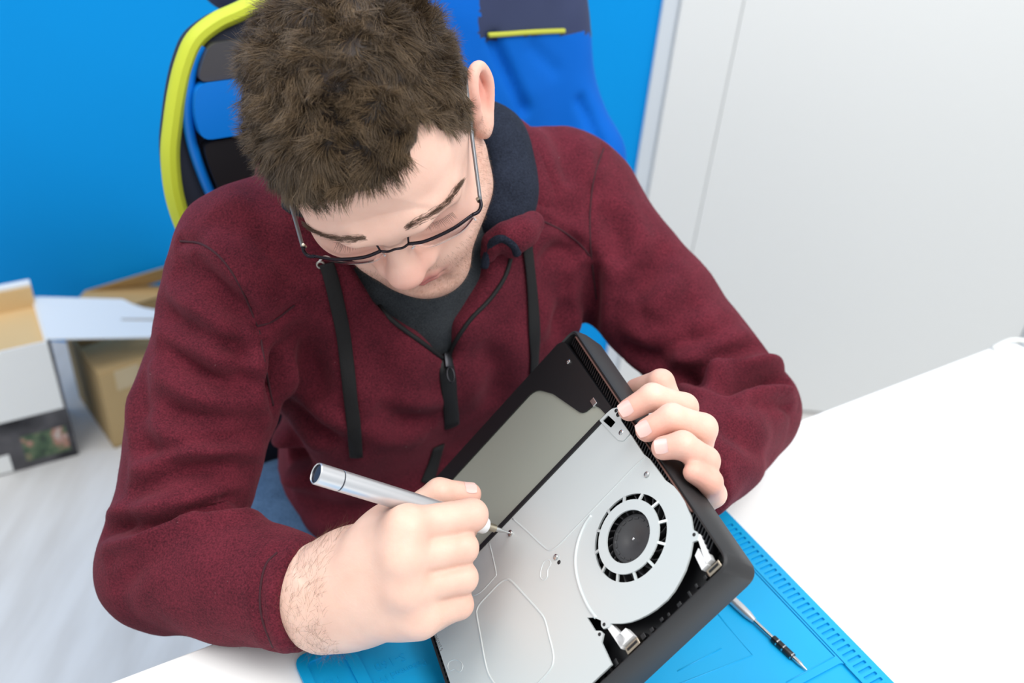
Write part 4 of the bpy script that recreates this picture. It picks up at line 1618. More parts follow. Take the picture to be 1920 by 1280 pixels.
# lips
fd.chain([(-0.026, -0.086, -0.066), (-0.012, -0.0985, -0.0640), (0, -0.1015, -0.0640), (0.012, -0.0985, -0.0640), (0.026, -0.086, -0.066)], [0.003, 0.0050, 0.0052, 0.0050, 0.003], 0.004)
fd.chain([(-0.022, -0.087, -0.071), (-0.010, -0.0975, -0.0735), (0, -0.0995, -0.0740), (0.010, -0.0975, -0.0735), (0.022, -0.087, -0.071)], [0.003, 0.0054, 0.0060, 0.0054, 0.003], 0.004)
fd.chain([(-0.028, -0.090, -0.0675), (-0.012, -0.1040, -0.0690), (0, -0.1070, -0.0685), (0.012, -0.1040, -0.0690), (0.028, -0.090, -0.0675)], [0.0012, 0.0015, 0.0015, 0.0015, 0.0012], 0.003, 's')
fd.ell((0, -0.100, -0.085), (0.018, 0.006, 0.006), None, 0.012, 's')
# ears
for s in (-1, 1):
    ax = unit(np.array([s * 0.90, -0.25, 0.0]))           # outward of the ear plate
    up_ = unit(np.array([0.0, 0.34, 1.0])); bk = np.cross(ax, up_); bk = bk if bk[1] > 0 else -bk
    ec = np.array([s * 0.083, 0.014, -0.004])
    re_ = np.column_stack([ax, bk, up_])
    fd.ell(ec + ax * .002, (0.0075, 0.0175, 0.031), re_, 0.006)
    hel = [ec + ax * .006 + bk * (-.012) + up_ * .006, ec + ax * .007 + bk * (-.012) + up_ * .022, ec + ax * .009 + bk * .000 + up_ * .0325, ec + ax * .011 + bk * .013 + up_ * .026, ec + ax * .012 + bk * .018 + up_ * .008, ec + ax * .009 + bk * .013 + up_ * (-.010), ec + ax * .005 + bk * .004 + up_ * (-.026)]
    fd.chain([tuple(p) for p in catmull(hel, 4)], [0.0042] * (len(hel) * 4), 0.003)
    fd.ell(ec + ax * .0095 + bk * -.001 + up_ * .004, (0.0055, 0.0095, 0.0165), re_, 0.004, 's')
    fd.ell(ec + ax * .004 + bk * -.002 + up_ * -.027, (0.0060, 0.0095, 0.0095), re_, 0.006)
    fd.ell(ec + ax * .004 + bk * -.013 + up_ * -.003, (0.0045, 0.0040, 0.0070), re_, 0.004)
# neck
nb = hl(body(0, -0.005, 0.02))
fd.cone((0, 0.028, -0.055), nb, 0.054, 0.060, 0.03)
DV, DQ = fd.mesh()
DV = smooth_mesh(DV, DQ, 1, .5)
DN = vnormals(DV, DQ)


def hair_mask(p):
    """1 where hair grows, in head coordinates"""
    x, y, z = p[:, 0], p[:, 1], p[:, 2]
    wob = vnoise(p, 110.0, 21) * 0.0030
    zf = np.interp(x, [-.064, -.054, -.036, -.017, 0, .020, .032, .042, .050, .058], [.062, .067, .077, .0815, .085, .085, .085, .090, .094, .092]) + wob
    ys_l = np.interp(z, [-.020, .028, .060, .078, .087, .095], [-.009, -.028, -.044, -.051, -.049, -.055]) + wob
    ys_r = np.interp(z, [-.020, .028, .050, .066, .087, .095], [-.012, -.034, -.052, -.066, -.070, -.075]) + wob
    front = z > zf
    side = (y > np.where(x > 0, ys_l, ys_r)) & (z > -.022)
    edge = np.where(x > 0, x > .052, x < -.058)
    m = np.where(edge, side, np.where(y < -.02, front, True))
    m = np.where(y > .035, z > -.055 + wob, m)
    m &= (z > -.06)
    ax = np.abs(x)
    ear = ((ax > 0.073) & (y > -0.010) & (y < 0.042) & (z > -0.045) & (z < 0.028)) | ((ax > .0815) & (y > -.012) & (y < .06) & (z < .036))
    return m.astype(bool) & ~ear


def face_tone(p):
    n = len(p)
    base = np.array(lin(229, 190, 173)[:3])
    c = np.tile(base, (n, 1))

    def blend(w, col):
        nonlocal c
        w = np.clip(w, 0, 1)[:, None]
        c = c * (1 - w) + np.array(lin(*col)[:3]) * w
    g = lambda q, r: np.exp(-(((p - np.array(q)) / np.array(r)) ** 2).sum(1))
    blend(0.45 * g((0, -.118, -.030), (.022, .02, .02)), (226, 150, 136))
    for s in (-1, 1):
        blend(0.40 * g((s * .040, -.085, -.014), (.024, .03, .022)), (232, 160, 146))
        blend(0.35 * g((s * .033, -.09, .012), (.02, .02, .012)), (214, 150, 140))
        blend(0.45 * g((s * .090, .018, .005), (.02, .025, .035)), (226, 140, 122))
        blend(0.5 * g((s * .092, .018, .004), (.006, .012, .018)), (206, 112, 100))
    # stubble
    jaw = np.clip((-.050 - p[:, 2]) / .02, 0, 1) * np.clip((.035 - p[:, 1]) / .03, 0, 1)
    side_ = np.clip((np.abs(p[:, 0]) - .052) / .012, 0, 1) * np.clip((.012 - p[:, 2]) / .03, 0, 1) * np.clip((p[:, 1] + .055) / .03, 0, 1) * np.clip((.01 - p[:, 1]) / .02, 0, 1)
    st = np.clip(np.maximum(jaw, side_), 0, 1) * (0.75 + .5 * vnoise(p, 700.0, 5))
    blend(.50 * st, (176, 128, 106))
    blend(.25 * g((0, -.098, -.056), (.028, .02, .008)), (160, 118, 100))
    # lips
    lip = np.maximum(g((0, -.1, -.064), (.020, .02, .0050)), g((0, -.1, -.074), (.018, .02, .0062))) * (p[:, 1] < -.082)
    blend(.80 * np.clip(lip * 1.4, 0, 1), (178, 92, 94))
    # scalp under the hair
    blend(np.where(hair_mask(p), .97, 0.0), (30, 23, 18))
    return c


tone_head = face_tone(DV)
headV = hw(DV)

# ---------------------------------------------------------------- right hand
fr_ = Field(np.minimum(at(520, 1250, .87), at(940, 860, .74)) - [.03, .06, .04], np.maximum(at(520, 1250, .74), at(940, 860, .87)) + [.03, .06, .05], 0.0013)
I = [at(762, 986, .768), at(884, 965, .797), at(872, 986, .829), at(850, 990, .845)]
Mi = [at(756, 1046, .763), at(866, 1027, .790), at(868, 1032, .822), at(832, 1030, .836)]
Ri = [at(763, 1105, .768), at(866, 1083, .791), at(862, 1088, .820), at(826, 1084, .832)]
Pi = [at(785, 1158, .777), at(860, 1133, .796), at(850, 1134, .818), at(822, 1128, .826)]
wr = wrR
fr_.cone(elR + (wrR - elR) * 0.5, wr, 0.0345, 0.0325, 0.0)
fr_.cone(wr, at(660, 1112, .812), 0.0318, 0.031, 0.02)
for ch, r0 in ((I, .0158), (Mi, .0156), (Ri, .0150), (Pi, .0140)):
    j = wr + 0.62 * (ch[0] - np.mean([I[0], Mi[0], Ri[0], Pi[0]], axis=0))
    fr_.cone(j, ch[0], 0.0215, r0, 0.020)
palm = np.mean([I[0], Mi[0], Ri[0], Pi[0]], axis=0)
fr_.ell(0.5 * (palm + wr) + CF * 0.022, (0.042, 0.036, 0.026), np.column_stack([unit(palm - wr), np.cross(CF, unit(palm - wr)), CF]), 0.02)
fr_.ell(palm + CF * 0.024, (0.034, 0.046, 0.020), np.column_stack([unit(palm - wr), np.cross(CF, unit(palm - wr)), CF]), 0.015)
for ch, rr in ((I, (.0142, .0132, .0112, .0095)), (Mi, (.0145, .0132, .0115, .0098)), (Ri, (.0140, .0128, .0110, .0095)), (Pi, (.0132, .0118, .0100, .0086))):
    tmp = Field(fr_.lo, fr_.lo + fr_.h * (fr_.n - 1), fr_.h) if False else None
    fr_.cone(ch[0], ch[1], rr[0], rr[1], 0.0040)
    fr_.cone(ch[1], ch[2], rr[1], rr[2], 0.003)
    fr_.cone(ch[2], ch[3], rr[2], rr[3], 0.003)
    # knuckle
    fr_.ell(ch[0] - CF * .0025, (.0120, .0120, .0115), None, 0.014)
Th = [at(668, 1080, .836), at(742, 985, .832), at(824, 923, .828), at(881, 926, .840)]
fr_.cone(Th[0], Th[1], .020, .0150, .016)
fr_.cone(Th[1], Th[2], .0142, .0118, .006)
fr_.cone(Th[2], Th[3], .0118, .0098, .004)
# make room for the driver handle
fr_.cone(PB, PT - PA * 0.028, R0 + .0002, R0 + .0002, 0.002, 's')
WV, WQ = fr_.mesh(); WV = smooth_mesh(WV, WQ, 2, .5)
WN = vnormals(WV, WQ)


def hand_tone(V, tips, knk, base=(231, 194, 176)):
    c = np.tile(np.array(lin(*base)[:3]), (len(V), 1))

    def blend(w, col):
        nonlocal c
        w = np.clip(w, 0, 1)[:, None]
        c = c * (1 - w) + np.array(lin(*col)[:3]) * w
    for t in tips:
        blend(0.55 * np.exp(-(np.linalg.norm(V - t, axis=1) / .016) ** 2), (224, 150, 134))
    for t in knk:
        blend(0.30 * np.exp(-(np.linalg.norm(V - t, axis=1) / .014) ** 2), (214, 142, 126))
    return c


toneR = hand_tone(WV, [I[3], Mi[3], Ri[3], Pi[3], Th[3]], [I[0], Mi[0], Ri[0], Pi[0], I[1], Mi[1], Ri[1], Pi[1]])

# ---------------------------------------------------------------- left hand, reaching under and gripping the raised edge
LI = [cw(8, 152, -60), cw(-32, 139, -24), cw(-24, 133, 4), cw(-4, 130, 9.5)]
LM = [cw(16, 168, -62), cw(-34, 168, -24), cw(-27, 163, 4), cw(-7, 159, 9.5)]
LR = [cw(22, 182, -64), cw(-21, 194, -22), cw(-21, 188, 2), cw(-9, 182, 8.0)]
LP = [cw(28, 184, -64), cw(-3, 200, -50), cw(-14, 209, -25), cw(-12.5, 205, -9)]
LT = [cw(40, 165, -84), cw(-4, 122, -66), cw(-26, 90, -36), cw(-2, 66, -44)]
allp = np.array(LI + LM + LR + LP + LT + [wrL, wrL - axL * .06])
fl_ = Field(allp.min(0) - 0.05, allp.max(0) + 0.05, 0.0014)
fl_.cone(wrL - axL * .06, wrL, 0.036, 0.032, 0.0)
for ch in (LI, LM, LR, LP):
    fl_.cone(wrL + (ch[0] - LR[0]) * .5, ch[0], 0.020, 0.0125, 0.014)
fl_.cone(wrL, LT[0], .026, .020, .02)
for ch, rr in ((LI, (.0128, .0116, .0108, .0092)), (LM, (.0130, .0118, .0110, .0094)), (LR, (.0125, .0113, .0105, .0092)), (LP, (.0112, .0100, .0094, .0082)), (LT, (.0165, .0140, .0112, .0095))):
    fl_.cone(ch[0], ch[1], rr[0], rr[1], 0.006)
    fl_.cone(ch[1], ch[2], rr[1], rr[2], 0.003)
    fl_.cone(ch[2], ch[3], rr[2], rr[3], 0.003)
LV, LQ = fl_.mesh(); LV = smooth_mesh(LV, LQ, 2, .5)
toneL = hand_tone(LV, [LI[3], LM[3], LR[3], LP[3], LP[2], LT[2], LT[3]], [LI[1], LM[1], LR[1]])

# hidden body core that joins head and hands inside the clothes
fb = Field(lo, hi, 0.012)
fb.ell(body(0, -0.01, -0.16), (0.15, 0.085, 0.19), rotl)
fb.cone(shR, shL, 0.045, 0.045, 0.04)
fb.cone(body(0, -.02, -.1), body(0, -.06, -.42), 0.11, 0.11, 0.05)
fb.cone(shR, elR, 0.045, 0.038, 0.03); fb.cone(elR, wrR, 0.038, 0.030, 0.02)
fb.cone(shL, elL, 0.045, 0.038, 0.03); fb.cone(elL, wrL, 0.038, 0.028, 0.02)
BV, BQ = fb.mesh()
toneB = np.tile(np.array(lin(238, 204, 188)[:3]), (len(BV), 1))


def nail_patch(tip, prev, normal, w=.0060, l=.0095, back=.004, rise=.0094, ry=1.0):
    """curved nail plate near the finger tip; normal points out of the back of the finger"""
    d = unit(tip - prev); n = unit(normal - d * (normal @ d)); s = np.cross(d, n)
    V, Q = [], []
    nu, nv = 8, 8
    for i in range(nu + 1):
        u = i / nu * 2 - 1
        for j in range(nv + 1):
            v = j / nv * 2 - 1
            k = math.sqrt(max(0, 1 - .30 * v * v)); k2 = 1 - .10 * u * u
            x = u * w * k; y = v * l * .5 * k2
            ang = x / rise
            V.append(tip + d * (y - back + .004) + s * (rise * math.sin(ang)) + n * (rise * math.cos(ang) * ry + .0003))
    for i in range(nu):
        for j in range(nv):
            a = i * (nv + 1) + j
            Q.append((a, a + 1, a + nv + 2, a + nv + 1))
    return np.array(V), np.array(Q)


toC = lambda p: unit(CAM - p)
nails = []
nails.append(nail_patch(LI[3], LI[2], toC(LI[3]) * .8 + CZ * .6, .0066, .0110, .003, .0093))
nails.append(nail_patch(LM[3], LM[2], toC(LM[3]) * .8 + CZ * .6, .0066, .0112, .003, .0095))
nails.append(nail_patch(LR[3], LR[2], toC(LR[3]) * .8 + CZ * .6, .0062, .0105, .004, .0093))
nails.append(nail_patch(Th[3], Th[2], unit(E3 + 0.3 * toC(Th[3])), .0062, .0105, .007, .0103))

Vs, Qs, Ts, off = [], [], [], 0
matids = []
for V_, Q_, T_, mi in [(headV, DQ, tone_head, 0), (WV, WQ, toneR, 0), (LV, LQ, toneL, 0), (BV, BQ, toneB, 0)] + [(v, q, np.tile(np.array(lin(222, 172, 164)[:3]), (len(v), 1)), 1) for v, q in nails]:
    Vs.append(V_); Qs.append(Q_ + off); Ts.append(T_); off += len(V_); matids.append(np.full(len(Q_), mi, np.int32))
bodyo = np_obj('body', np.concatenate(Vs), np.concatenate(Qs), M_SKIN, person)
bodyo.data.materials.append(M_NAIL)
mid_ = np.concatenate(matids)
if len(bodyo.data.polygons) == len(mid_):
    bodyo.data.polygons.foreach_set('material_index', mid_)
attr_color(bodyo, 'tone', np.concatenate(Ts))
bodyo['label'] = 'fair skin of face, ear and hands'


# ---------------------------------------------------------------- hair as tapered strands
def strand_mesh(name, roots, dirs, lens, bend, r0, m, cols, parent, segs=4, sides=3, jit=0.25, seed=1, grav=None):
    g = np.random.default_rng(seed)
    n = len(roots)
    d = dirs / np.linalg.norm(dirs, axis=1, keepdims=True)
    P = [roots]
    cur = roots.copy(); dd = d.copy()
    wob = g.normal(0, jit, (n, 3))
    for k in range(segs):
        dd = dd + bend / segs + wob * (0.5 / segs)
        if grav is not None:
            dd = dd + grav / segs
        dd /= np.linalg.norm(dd, axis=1, keepdims=True)
        cur = cur + dd * (lens / segs)[:, None]
        P.append(cur.copy())
    a = np.cross(d, g.normal(0, 1, (n, 3))); a /= np.linalg.norm(a, axis=1, keepdims=True)
    b = np.cross(d, a)
    rings = segs + 1
    V = np.zeros((n, rings, sides, 3))
    for k in range(rings):
        rad = r0 * (1 - 0.80 * (k / segs) ** 1.5)
        for s in range(sides):
            an = 2 * math.pi * s / sides
            V[:, k, s] = P[k] + (rad * (math.cos(an) * a + math.sin(an) * b) if np.isscalar(rad) else rad[:, None] * (math.cos(an) * a + math.sin(an) * b))
    base = (np.arange(n) * rings * sides)[:, None]
    Q = []
    for k in range(segs):
        for s in range(sides):
            t = (s + 1) % sides
            Q.append(base + np.array([[k * sides + s, k * sides + t, (k + 1) * sides + t, (k + 1) * sides + s]]))
    Q = np.concatenate(Q)
    o = np_obj(name, V.reshape(-1, 3), Q, m, parent)
    attr_color(o, 'tone', np.repeat(cols, rings * sides, axis=0))
    return o


def hair_material():
    m, nt, b = new_mat('brown_hair')
    a = nt.nodes.new('ShaderNodeAttribute'); a.attribute_name = 'tone'
    nt.links.new(a.outputs['Color'], b.inputs['Base Color'])
    b.inputs['Roughness'].default_value = 0.42
    b.inputs['Specular IOR Level'].default_value = 0.55
    return m


M_HAIR = hair_material()


def sample_faces(V, Q, mask_v, n, seed):
    g = np.random.default_rng(seed)
    ok = mask_v[Q].all(1)
    F = Q[ok]
    a = np.linalg.norm(np.cross(V[F[:, 2]] - V[F[:, 0]], V[F[:, 3]] - V[F[:, 1]]), axis=1)
    i = g.choice(len(F), n, p=a / a.sum())
    w = g.random((n, 2))
    F = F[i]
    u, v = w[:, :1], w[:, 1:]
    P = V[F[:, 0]] * (1 - u) * (1 - v) + V[F[:, 1]] * u * (1 - v) + V[F[:, 2]] * u * v + V[F[:, 3]] * (1 - u) * v
    return P, F[:, 0]


hm = hair_mask(DV)
NH = 72000
hp, hi_ = sample_faces(DV, DQ, hm, NH, 5)
hn = DN[hi_]
g5 = np.random.default_rng(9)
top = np.clip((hp[:, 2] - 0.030) / 0.07, 0, 1)
sidef = np.clip((np.abs(hp[:, 0]) - .04) / .04, 0, 1)
lens = (0.0062 + 0.0125 * top) * (0.75 + 0.5 * g5.random(NH))
lens *= np.where(np.abs(hp[:, 0]) > 0.03, 1.15, 1.0)
# edges thin out
comb = np.zeros((NH, 3))
comb[:, 1] = -0.75
comb[:, 2] = -0.55 * (1 - top) - .1
sw = np.stack([vnoise(hp, 38.0, 31), vnoise(hp, 38.0, 32), vnoise(hp, 38.0, 33)], 1)
sw2 = np.stack([vnoise(hp, 110.0, 34), vnoise(hp, 110.0, 35), vnoise(hp, 110.0, 36)], 1)
dirs = hn * (0.95 + 0.2 * top[:, None]) + comb * 0.55 + sw * 0.95 + sw2 * 0.85
dirs = np.where((dirs * hn).sum(1, keepdims=True) < 0.25, dirs + hn * 0.5, dirs)
bend = comb * 0.7 + sw2 * 0.9 - hn * 0.55
shade = np.clip(0.5 + 0.34 * vnoise(hp, 60.0, 41) + 0.26 * g5.normal(0, 1, NH), 0, 1)[:, None]
cols = np.array(lin(44, 34, 27)[:3]) * (1 - shade) + np.array(lin(132, 110, 84)[:3]) * shade
R3 = lambda v: v @ HR.T
hairo = strand_mesh('hair', hw(hp - hn * .001), R3(dirs), lens, R3(bend), 0.00019, M_HAIR, cols, person, 4, 3, 0.35, 12)
hairo['label'] = 'short tousled brown hair'
hairo['kind'] = 'stuff'

# eyebrows and lashes
hd_ = Surf(headV, DQ)


def brow_strands(s):
    g = np.random.default_rng(50 + s)
    path = [hl(q) * [s, 1, 1] for q in (hd_.hit(*p) for p in [(757, 428), (785, 414), (815, 397), (840, 377), (856, 355), (864, 343)]) if q is not None]
    path = np.array(catmull(path, 10))
    n = 520
    t = g.random(n) * (len(path) - 1)
    i = np.minimum(t.astype(int), len(path) - 2); f = (t - i)[:, None]
    p = path[i] * (1 - f) + path[i + 1] * f
    u = t / len(path)
    wid = 0.0082 * np.minimum(1, .55 + 2.2 * u) * (1 - .65 * u)
    p = p + np.array([0, 0, 1]) * (g.normal(0, .30, n) * wid)[:, None]
    return p, path[np.minimum(i + 1, len(path) - 1)] - path[i]


kd = BVHTree.FromPolygons([tuple(v) for v in DV], [tuple(q) for q in DQ.tolist()])


def snap(p):
    out, nn = [], []
    for q in p:
        r = kd.find_nearest(Vector(q))
        out.append(np.array(r[0])); nn.append(np.array(r[1]))
    return np.array(out), np.array(nn)


for s in (-1, 1):
    p, d = brow_strands(s)
    p, n_ = snap(p)
    d = d / np.linalg.norm(d, axis=1, keepdims=True)
    d = d * 0.8 + n_ * 0.25 + np.array([0, 0, .40])
    nb_ = len(p)
    tag(strand_mesh('eyebrow', hw(p), R3(d), np.full(nb_, .0062) * (0.7 + .6 * g5.random(nb_)), R3(np.tile([0, 0, -.3], (nb_, 1))), 0.00012, M_HAIR, np.tile(np.array(lin(92, 70, 54)[:3]), (nb_, 1)), person, 3, 3, .25, 3), kind='stuff')
for s in (-1, 1):
    lp, ld = [], []
    for k in range(30):
        u = k / 29
        x = s * (0.020 + 0.027 * u)
        lp.append((x, -0.0895 + 0.016 * max(0, (u - .35)) ** 1.4, 0.0045 + 0.004 * math.sin(math.pi * u)))
        ld.append((s * (.9 * (u - .25)) + .1 * math.sin(k * 7.3), -0.9, -0.55 + .12 * math.sin(k * 3.1)))
    lp, _ = snap(np.array(lp)); ld = np.array(ld)
    tag(strand_mesh('eyelashes', hw(lp), R3(ld), (.0050 + .0030 * np.linspace(0, 1, len(lp))) * (.8 + .4 * g5.random(len(lp))), R3(np.tile([0, -.2, .5], (len(lp), 1))), 0.00017, M_HAIR, np.tile(np.array(lin(46, 36, 30)[:3]), (len(lp), 1)), person, 4, 3, .12, 4), kind='stuff')
# beard stubble along jaw and chin
jm = (DV[:, 2] < -.045) & (DV[:, 1] < .0) & (DV[:, 2] > -.125) | ((np.abs(DV[:, 0]) > .056) & (DV[:, 2] < .0) & (DV[:, 1] < .0) & (DV[:, 1] > -.045) & (DV[:, 2] > -.12))
jm &= ~((np.abs(DV[:, 0]) < .028) & (DV[:, 2] > -.079) & (DV[:, 2] < -.056))
jp, ji = sample_faces(DV, DQ, jm, 5200, 77)
jn = DN[ji]
tag(strand_mesh('stubble', hw(jp), R3(jn * .8 + np.array([0, -.1, -.5])), np.full(len(jp), .0022) * (0.6 + .8 * g5.random(len(jp))), R3(np.zeros_like(jp)), 0.00006, M_HAIR, np.tile(np.array(lin(104, 76, 58)[:3]), (len(jp), 1)), person, 2, 3, .3, 6), kind='stuff')
# hair on the right forearm and wrist
am = ((WV - wrR) @ axR < 0.035) & ((WV - cufR) @ axR > 0.004)
if am.sum() > 50:
    ap, ai = sample_faces(WV, WQ, am, 1500, 78)
    an_ = WN[ai]
    k_ = (an_ @ unit(CAM - wrR)) > -0.25
    ap, an_ = ap[k_], an_[k_]
    ad_ = an_ * .35 + np.cross(an_, axR) * .9 + axR * .45 + g5.normal(0, .3, ap.shape)
    tag(strand_mesh('arm_hair', ap, ad_, .008 + .009 * g5.random(len(ap)), g5.normal(0, .8, ap.shape) - an_ * .4, 0.000055, M_HAIR, np.tile(np.array(lin(108, 78, 56)[:3]), (len(ap), 1)), person, 5, 3, .5, 7), kind='stuff')

# ---------------------------------------------------------------- eyeglasses
glasses = empty('eyeglasses', hw((0, -.105, .005)))
tag(glasses, 'thin dark half-rim eyeglasses worn low on the nose', 'glasses')


def glass_material():
    m, nt, b = new_mat('lens_glass')
    b.inputs['Base Color'].default_value = (1, 1, 1, 1)
    b.inputs['Roughness'].default_value = 0.02
    b.inputs['Transmission Weight'].default_value = 1.0
    b.inputs['IOR'].default_value = 1.12
    return m


M_LENS = glass_material()
M_EDGE = mat('clear_lens_edge', lin(206, 202, 204), 0.2)


def gtube(name, pts, r, m, n=10, sub=8, flat=1.0, parent=None, up=None):
    bm = bmesh.new()
    P = [hw(p) for p in (catmull(pts, sub) if sub else pts)]
    add_tube(bm, P, r, n, flat=flat, up=None if up is None else (np.asarray(up, float) @ HR.T))
    return world_child(bm_obj(name, bm, m, smooth=True), parent or glasses)


for s in (-1, 1):
    tb_pts = [(s * 0.0115, -0.1065, 0.0165), (s * 0.026, -0.1085, 0.0180), (s * 0.048, -0.1040, 0.0175), (s * 0.0655, -0.0955, 0.0150)]
    rim = gtube('rim', tb_pts, 0.00125, M_FRAME, flat=1.5, up=(0, 0, 1))
    # lens plate
    tp = catmull(tb_pts, 6)
    V, Q = [], []
    rows = 7
    nT = len(tp)
    for lay in (0, 1):
        for i, p in enumerate(tp):
            u = i / (nT - 1)
            hgt = 0.0270 * (1 - (abs(2 * u - 1)) ** 4 * .30)
            for j in range(rows):
                v = j / (rows - 1)
                sh_ = (0.5 - u) * .006 * v * v
                V.append(hw((p[0] + s * sh_, p[1] + 0.0065 * v - .0012 * math.sin(math.pi * v) + lay * .0017, p[2] - .0008 - hgt * v)))
    off2 = nT * rows
    for i in range(nT - 1):
        for j in range(rows - 1):
            a = i * rows + j
            Q.append((a, a + 1, a + rows + 1, a + rows)); Q.append((off2 + a, off2 + a + rows, off2 + a + rows + 1, off2 + a + 1))
    for i in range(nT - 1):
        for j in (0, rows - 1):
            a = i * rows + j
            Q.append((a, a + rows, off2 + a + rows, off2 + a))
    for j in range(rows - 1):
        for i in (0, nT - 1):
            a = i * rows + j
            Q.append((a, a + 1, off2 + a + 1, off2 + a))
    bm = bmesh.new()
    bv = [bm.verts.new(tuple(v)) for v in V]
    for q in Q:
        bm.faces.new([bv[k] for k in q])
    world_child(bm_obj('lens', bm, M_LENS, smooth=True, autosmooth=50), glasses)
    eps_ = []
    for i, p in enumerate(tp):
        u = i / (nT - 1)
        hgt = 0.0270 * (1 - (abs(2 * u - 1)) ** 4 * .30)
        eps_.append((p[0] + s * (0.5 - u) * .006, p[1] + 0.0065 + .0008, p[2] - .0008 - hgt))
    gtube('lens_edge', [(tp[0][0], tp[0][1] + .001, tp[0][2] - .012)] + eps_[::2] + [(tp[-1][0], tp[-1][1] + .001, tp[-1][2] - .012)], 0.0008, M_EDGE, sub=4)
    gtube('end_piece', [(s * 0.0655, -0.0955, 0.0150), (s * 0.0705, -0.0935, 0.0140), (s * 0.0735, -0.0890, 0.0145), (s * 0.0738, -0.0840, 0.0160)], 0.0015, M_FRAME)
    bm = bmesh.new(); lathe_mesh(bm, hw((s * 0.0722, -.0850, .0180)), R3(np.array([[0, 0, -1.0]]))[0], [(-.0010, 0), (-.0008, .0014), (.004, .0014), (.0042, 0)], 14)
    world_child(bm_obj('hinge', bm, M_NICKEL, smooth=True, autosmooth=40), glasses)
    gtube('temple', [(s * 0.0738, -0.0850, 0.0155), (s * 0.0765, -0.055, 0.019), (s * 0.0800, -0.020, 0.0245), (s * 0.0835, 0.008, 0.0300), (s * 0.0850, 0.030, 0.020), (s * 0.0820, 0.040, 0.000)], 0.0016, M_TEMPLE, flat=1.5, up=(0, 0, 1))
    pad = gtube('nose_pad_arm', [(s * 0.0115, -0.1065, 0.0165), (s * 0.0130, -0.1010, 0.0205), (s * 0.0120, -0.0965, 0.0150)], 0.0008, M_FRAME)
    bm = bmesh.new(); bmesh.ops.create_icosphere(bm, subdivisions=2, radius=1.0)
    for v in bm.verts:
        v.co = Vector(hw((s * 0.0118 + v.co.x * .0018, -.0965 + v.co.y * .0030, .0120 + v.co.z * .0055)))
    world_child(bm_obj('nose_pad', bm, M_LENS, smooth=True), glasses)
gtube('bridge', [(-0.0115, -0.1065, 0.0165), (-0.006, -0.1075, 0.0145), (0, -0.1080, 0.0165), (0.006, -0.1075, 0.0145), (0.0115, -0.1065, 0.0165)], 0.0010, M_FRAME)

# ------------------------------------------------------------------ work jacket hung over the chair back
M_JK_BLUE = mat('jacket_royal_blue', lin(0, 94, 190), 0.8, spec=0.15, bump=0.35, bscale=700, var=.05, scale=12)
M_JK_NAVY = mat('jacket_navy_yoke', lin(40, 50, 84), 0.8, bump=0.35, bscale=700, var=.08, scale=14)
M_JK_LIME = mat('jacket_lime_piping', lin(176, 180, 60), 0.7)
jacket = empty('work_jacket', body(0.2, -0.29, 0.1))
tag(jacket, 'royal blue work jacket with navy yoke hung over the chair back', 'jacket')
jd = 1.30
fk = Field(at(980, 60, jd) - [.42, .28, .36], at(980, 60, jd) + [.42, .28, .36], 0.006)
j0, j1, j2 = at(955, -60, jd - .02), at(1010, 60, jd), at(1105, 290, jd + .05)
fk.cone(j0, j1, 0.062, 0.056, 0.0)
fk.cone(j1, j2, 0.056, 0.040, 0.03)
fk.cone(j2, at(1130, 420, jd + .08), 0.040, 0.036, 0.03)
# body of the jacket lying on the chair back
fk.ell(at(915, 100, 1.235), (0.150, 0.045, 0.24), np.column_stack([E1, CN, CU]), 0.02)
fk.cone(at(432, -42, 1.215), at(960, -90, jd), 0.042, 0.06, 0.03)
KV, KQ = fk.mesh(); KV = smooth_mesh(KV, KQ, 2)
KN = vnormals(KV, KQ)
KV = KV + KN * (vnoise(KV, 9.0, 61) * .007 + vnoise(KV, 24.0, 62) * .003)[:, None]
ks_ = Surf(KV, KQ)
for pth, w_, dpt in (([(925, 75), (940, 110), (960, 150), (985, 205)], .008, .012), ([(1090, 190), (1110, 230), (1125, 270)], .008, .009), ([(1000, 90), (1040, 130)], .010, .004)):
    Pk = ks_.path(pth, 5)
    if len(Pk) > 3:
        d, par = seg_dist(KV, Pk)
        KV = KV - KN * (dpt * np.exp(-(d / w_) ** 2))[:, None]
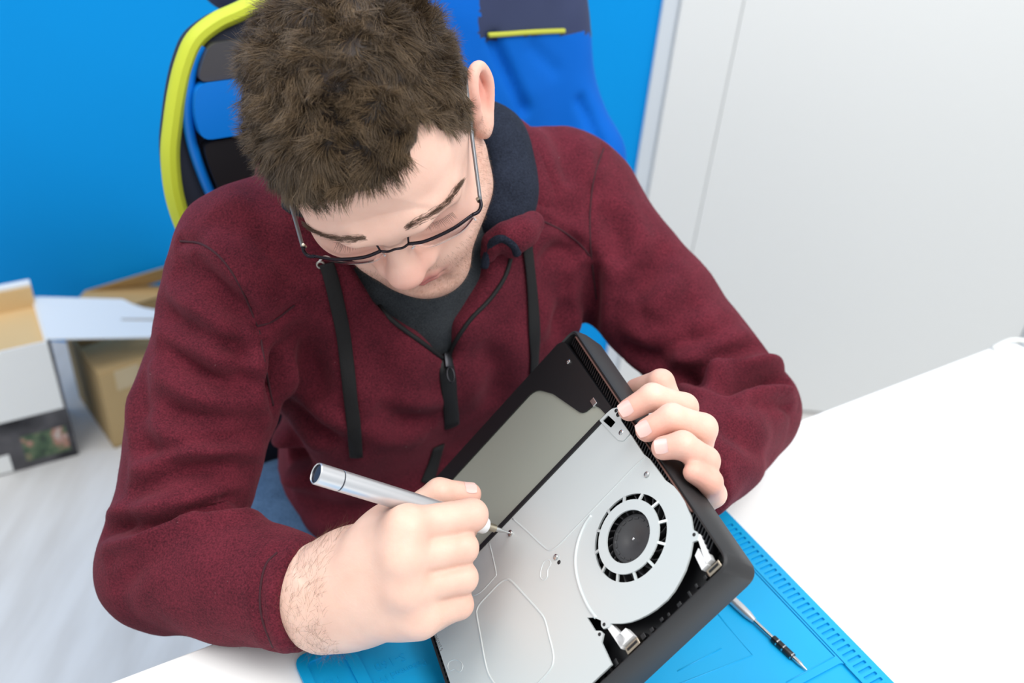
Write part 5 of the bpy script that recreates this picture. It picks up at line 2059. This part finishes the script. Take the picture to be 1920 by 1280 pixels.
# yoke line: everything above the piping is navy
yl = np.array([915, 66.0]); yr = np.array([1056, 57.0])
vv = KV - CAM
pj = np.stack([960 + FPX * (vv @ CR) / (vv @ CF), 640 + FPX * (vv @ CD) / (vv @ CF)], 1)
pa, pb = ks_.hit(920, 65), ks_.hit(1046, 58)
if pa is None:
    pa = at(920, 65, jd - .05)
if pb is None:
    pb = at(1046, 58, jd - .05)
yn = unit(np.cross(pb - pa, unit(j2 - j0) * 0 + CF))      # plane through the piping line
if yn[2] < 0:
    yn = -yn
yoke = ((KV - pa) @ yn > 0)
side_a = ((KV - pa) @ unit(pb - pa)) > -0.012
yoke_m = yoke & side_a | ((KV - at(640, -40, 1.25)) @ E1 < 0) & yoke
world_child(np_obj('sleeve_and_body', KV, KQ, M_JK_BLUE, keep=~yoke_m | True), jacket) if False else None
fmask = yoke_m[KQ].any(1)


def sub_obj(name, sel, m):
    Qs_ = KQ[sel]
    used = np.zeros(len(KV), bool); used[Qs_.ravel()] = True
    re = np.cumsum(used) - 1
    return world_child(np_obj(name, KV[used], re[Qs_], m), jacket)


sub_obj('jacket_body', ~fmask, M_JK_BLUE)
sub_obj('yoke', fmask, M_JK_NAVY)
Pk = ks_.path([(916, 66), (950, 64), (990, 61), (1030, 59), (1058, 58)], 12)
if len(Pk) > 3:
    Pk = [p + unit(CAM - p) * .003 for p in Pk]
    bm = bmesh.new(); add_tube(bm, Pk, 0.0032, 8)
    world_child(bm_obj('piping', bm, M_JK_LIME, smooth=True), jacket)

# ------------------------------------------------------------------ fleece fuzz and lint on the hoodie
fz = np.random.default_rng(91)
fp, fi = sample_faces(HV, HQ, np.ones(len(HV), bool), 42000, 92)
fn = HN[fi]
vis = ((CAM - fp) * fn).sum(1) > -0.25 * np.linalg.norm(CAM - fp, axis=1)
fp, fn = fp[vis], fn[vis]
fcol = np.array(lin(112, 40, 54)[:3]) * (0.75 + 0.5 * fz.random((len(fp), 1)))
lint = fz.random(len(fp)) < 0.006
fcol[lint] = np.array(lin(196, 180, 180)[:3])
tag(world_child(strand_mesh('fleece_fuzz', fp - fn * .0003, fn * .5 + fz.normal(0, .6, fp.shape), .0012 + .0016 * fz.random(len(fp)), fz.normal(0, .8, fp.shape), 0.00007, M_HAIR, fcol, None, 2, 3, .6, 93), hoodie), kind='stuff')
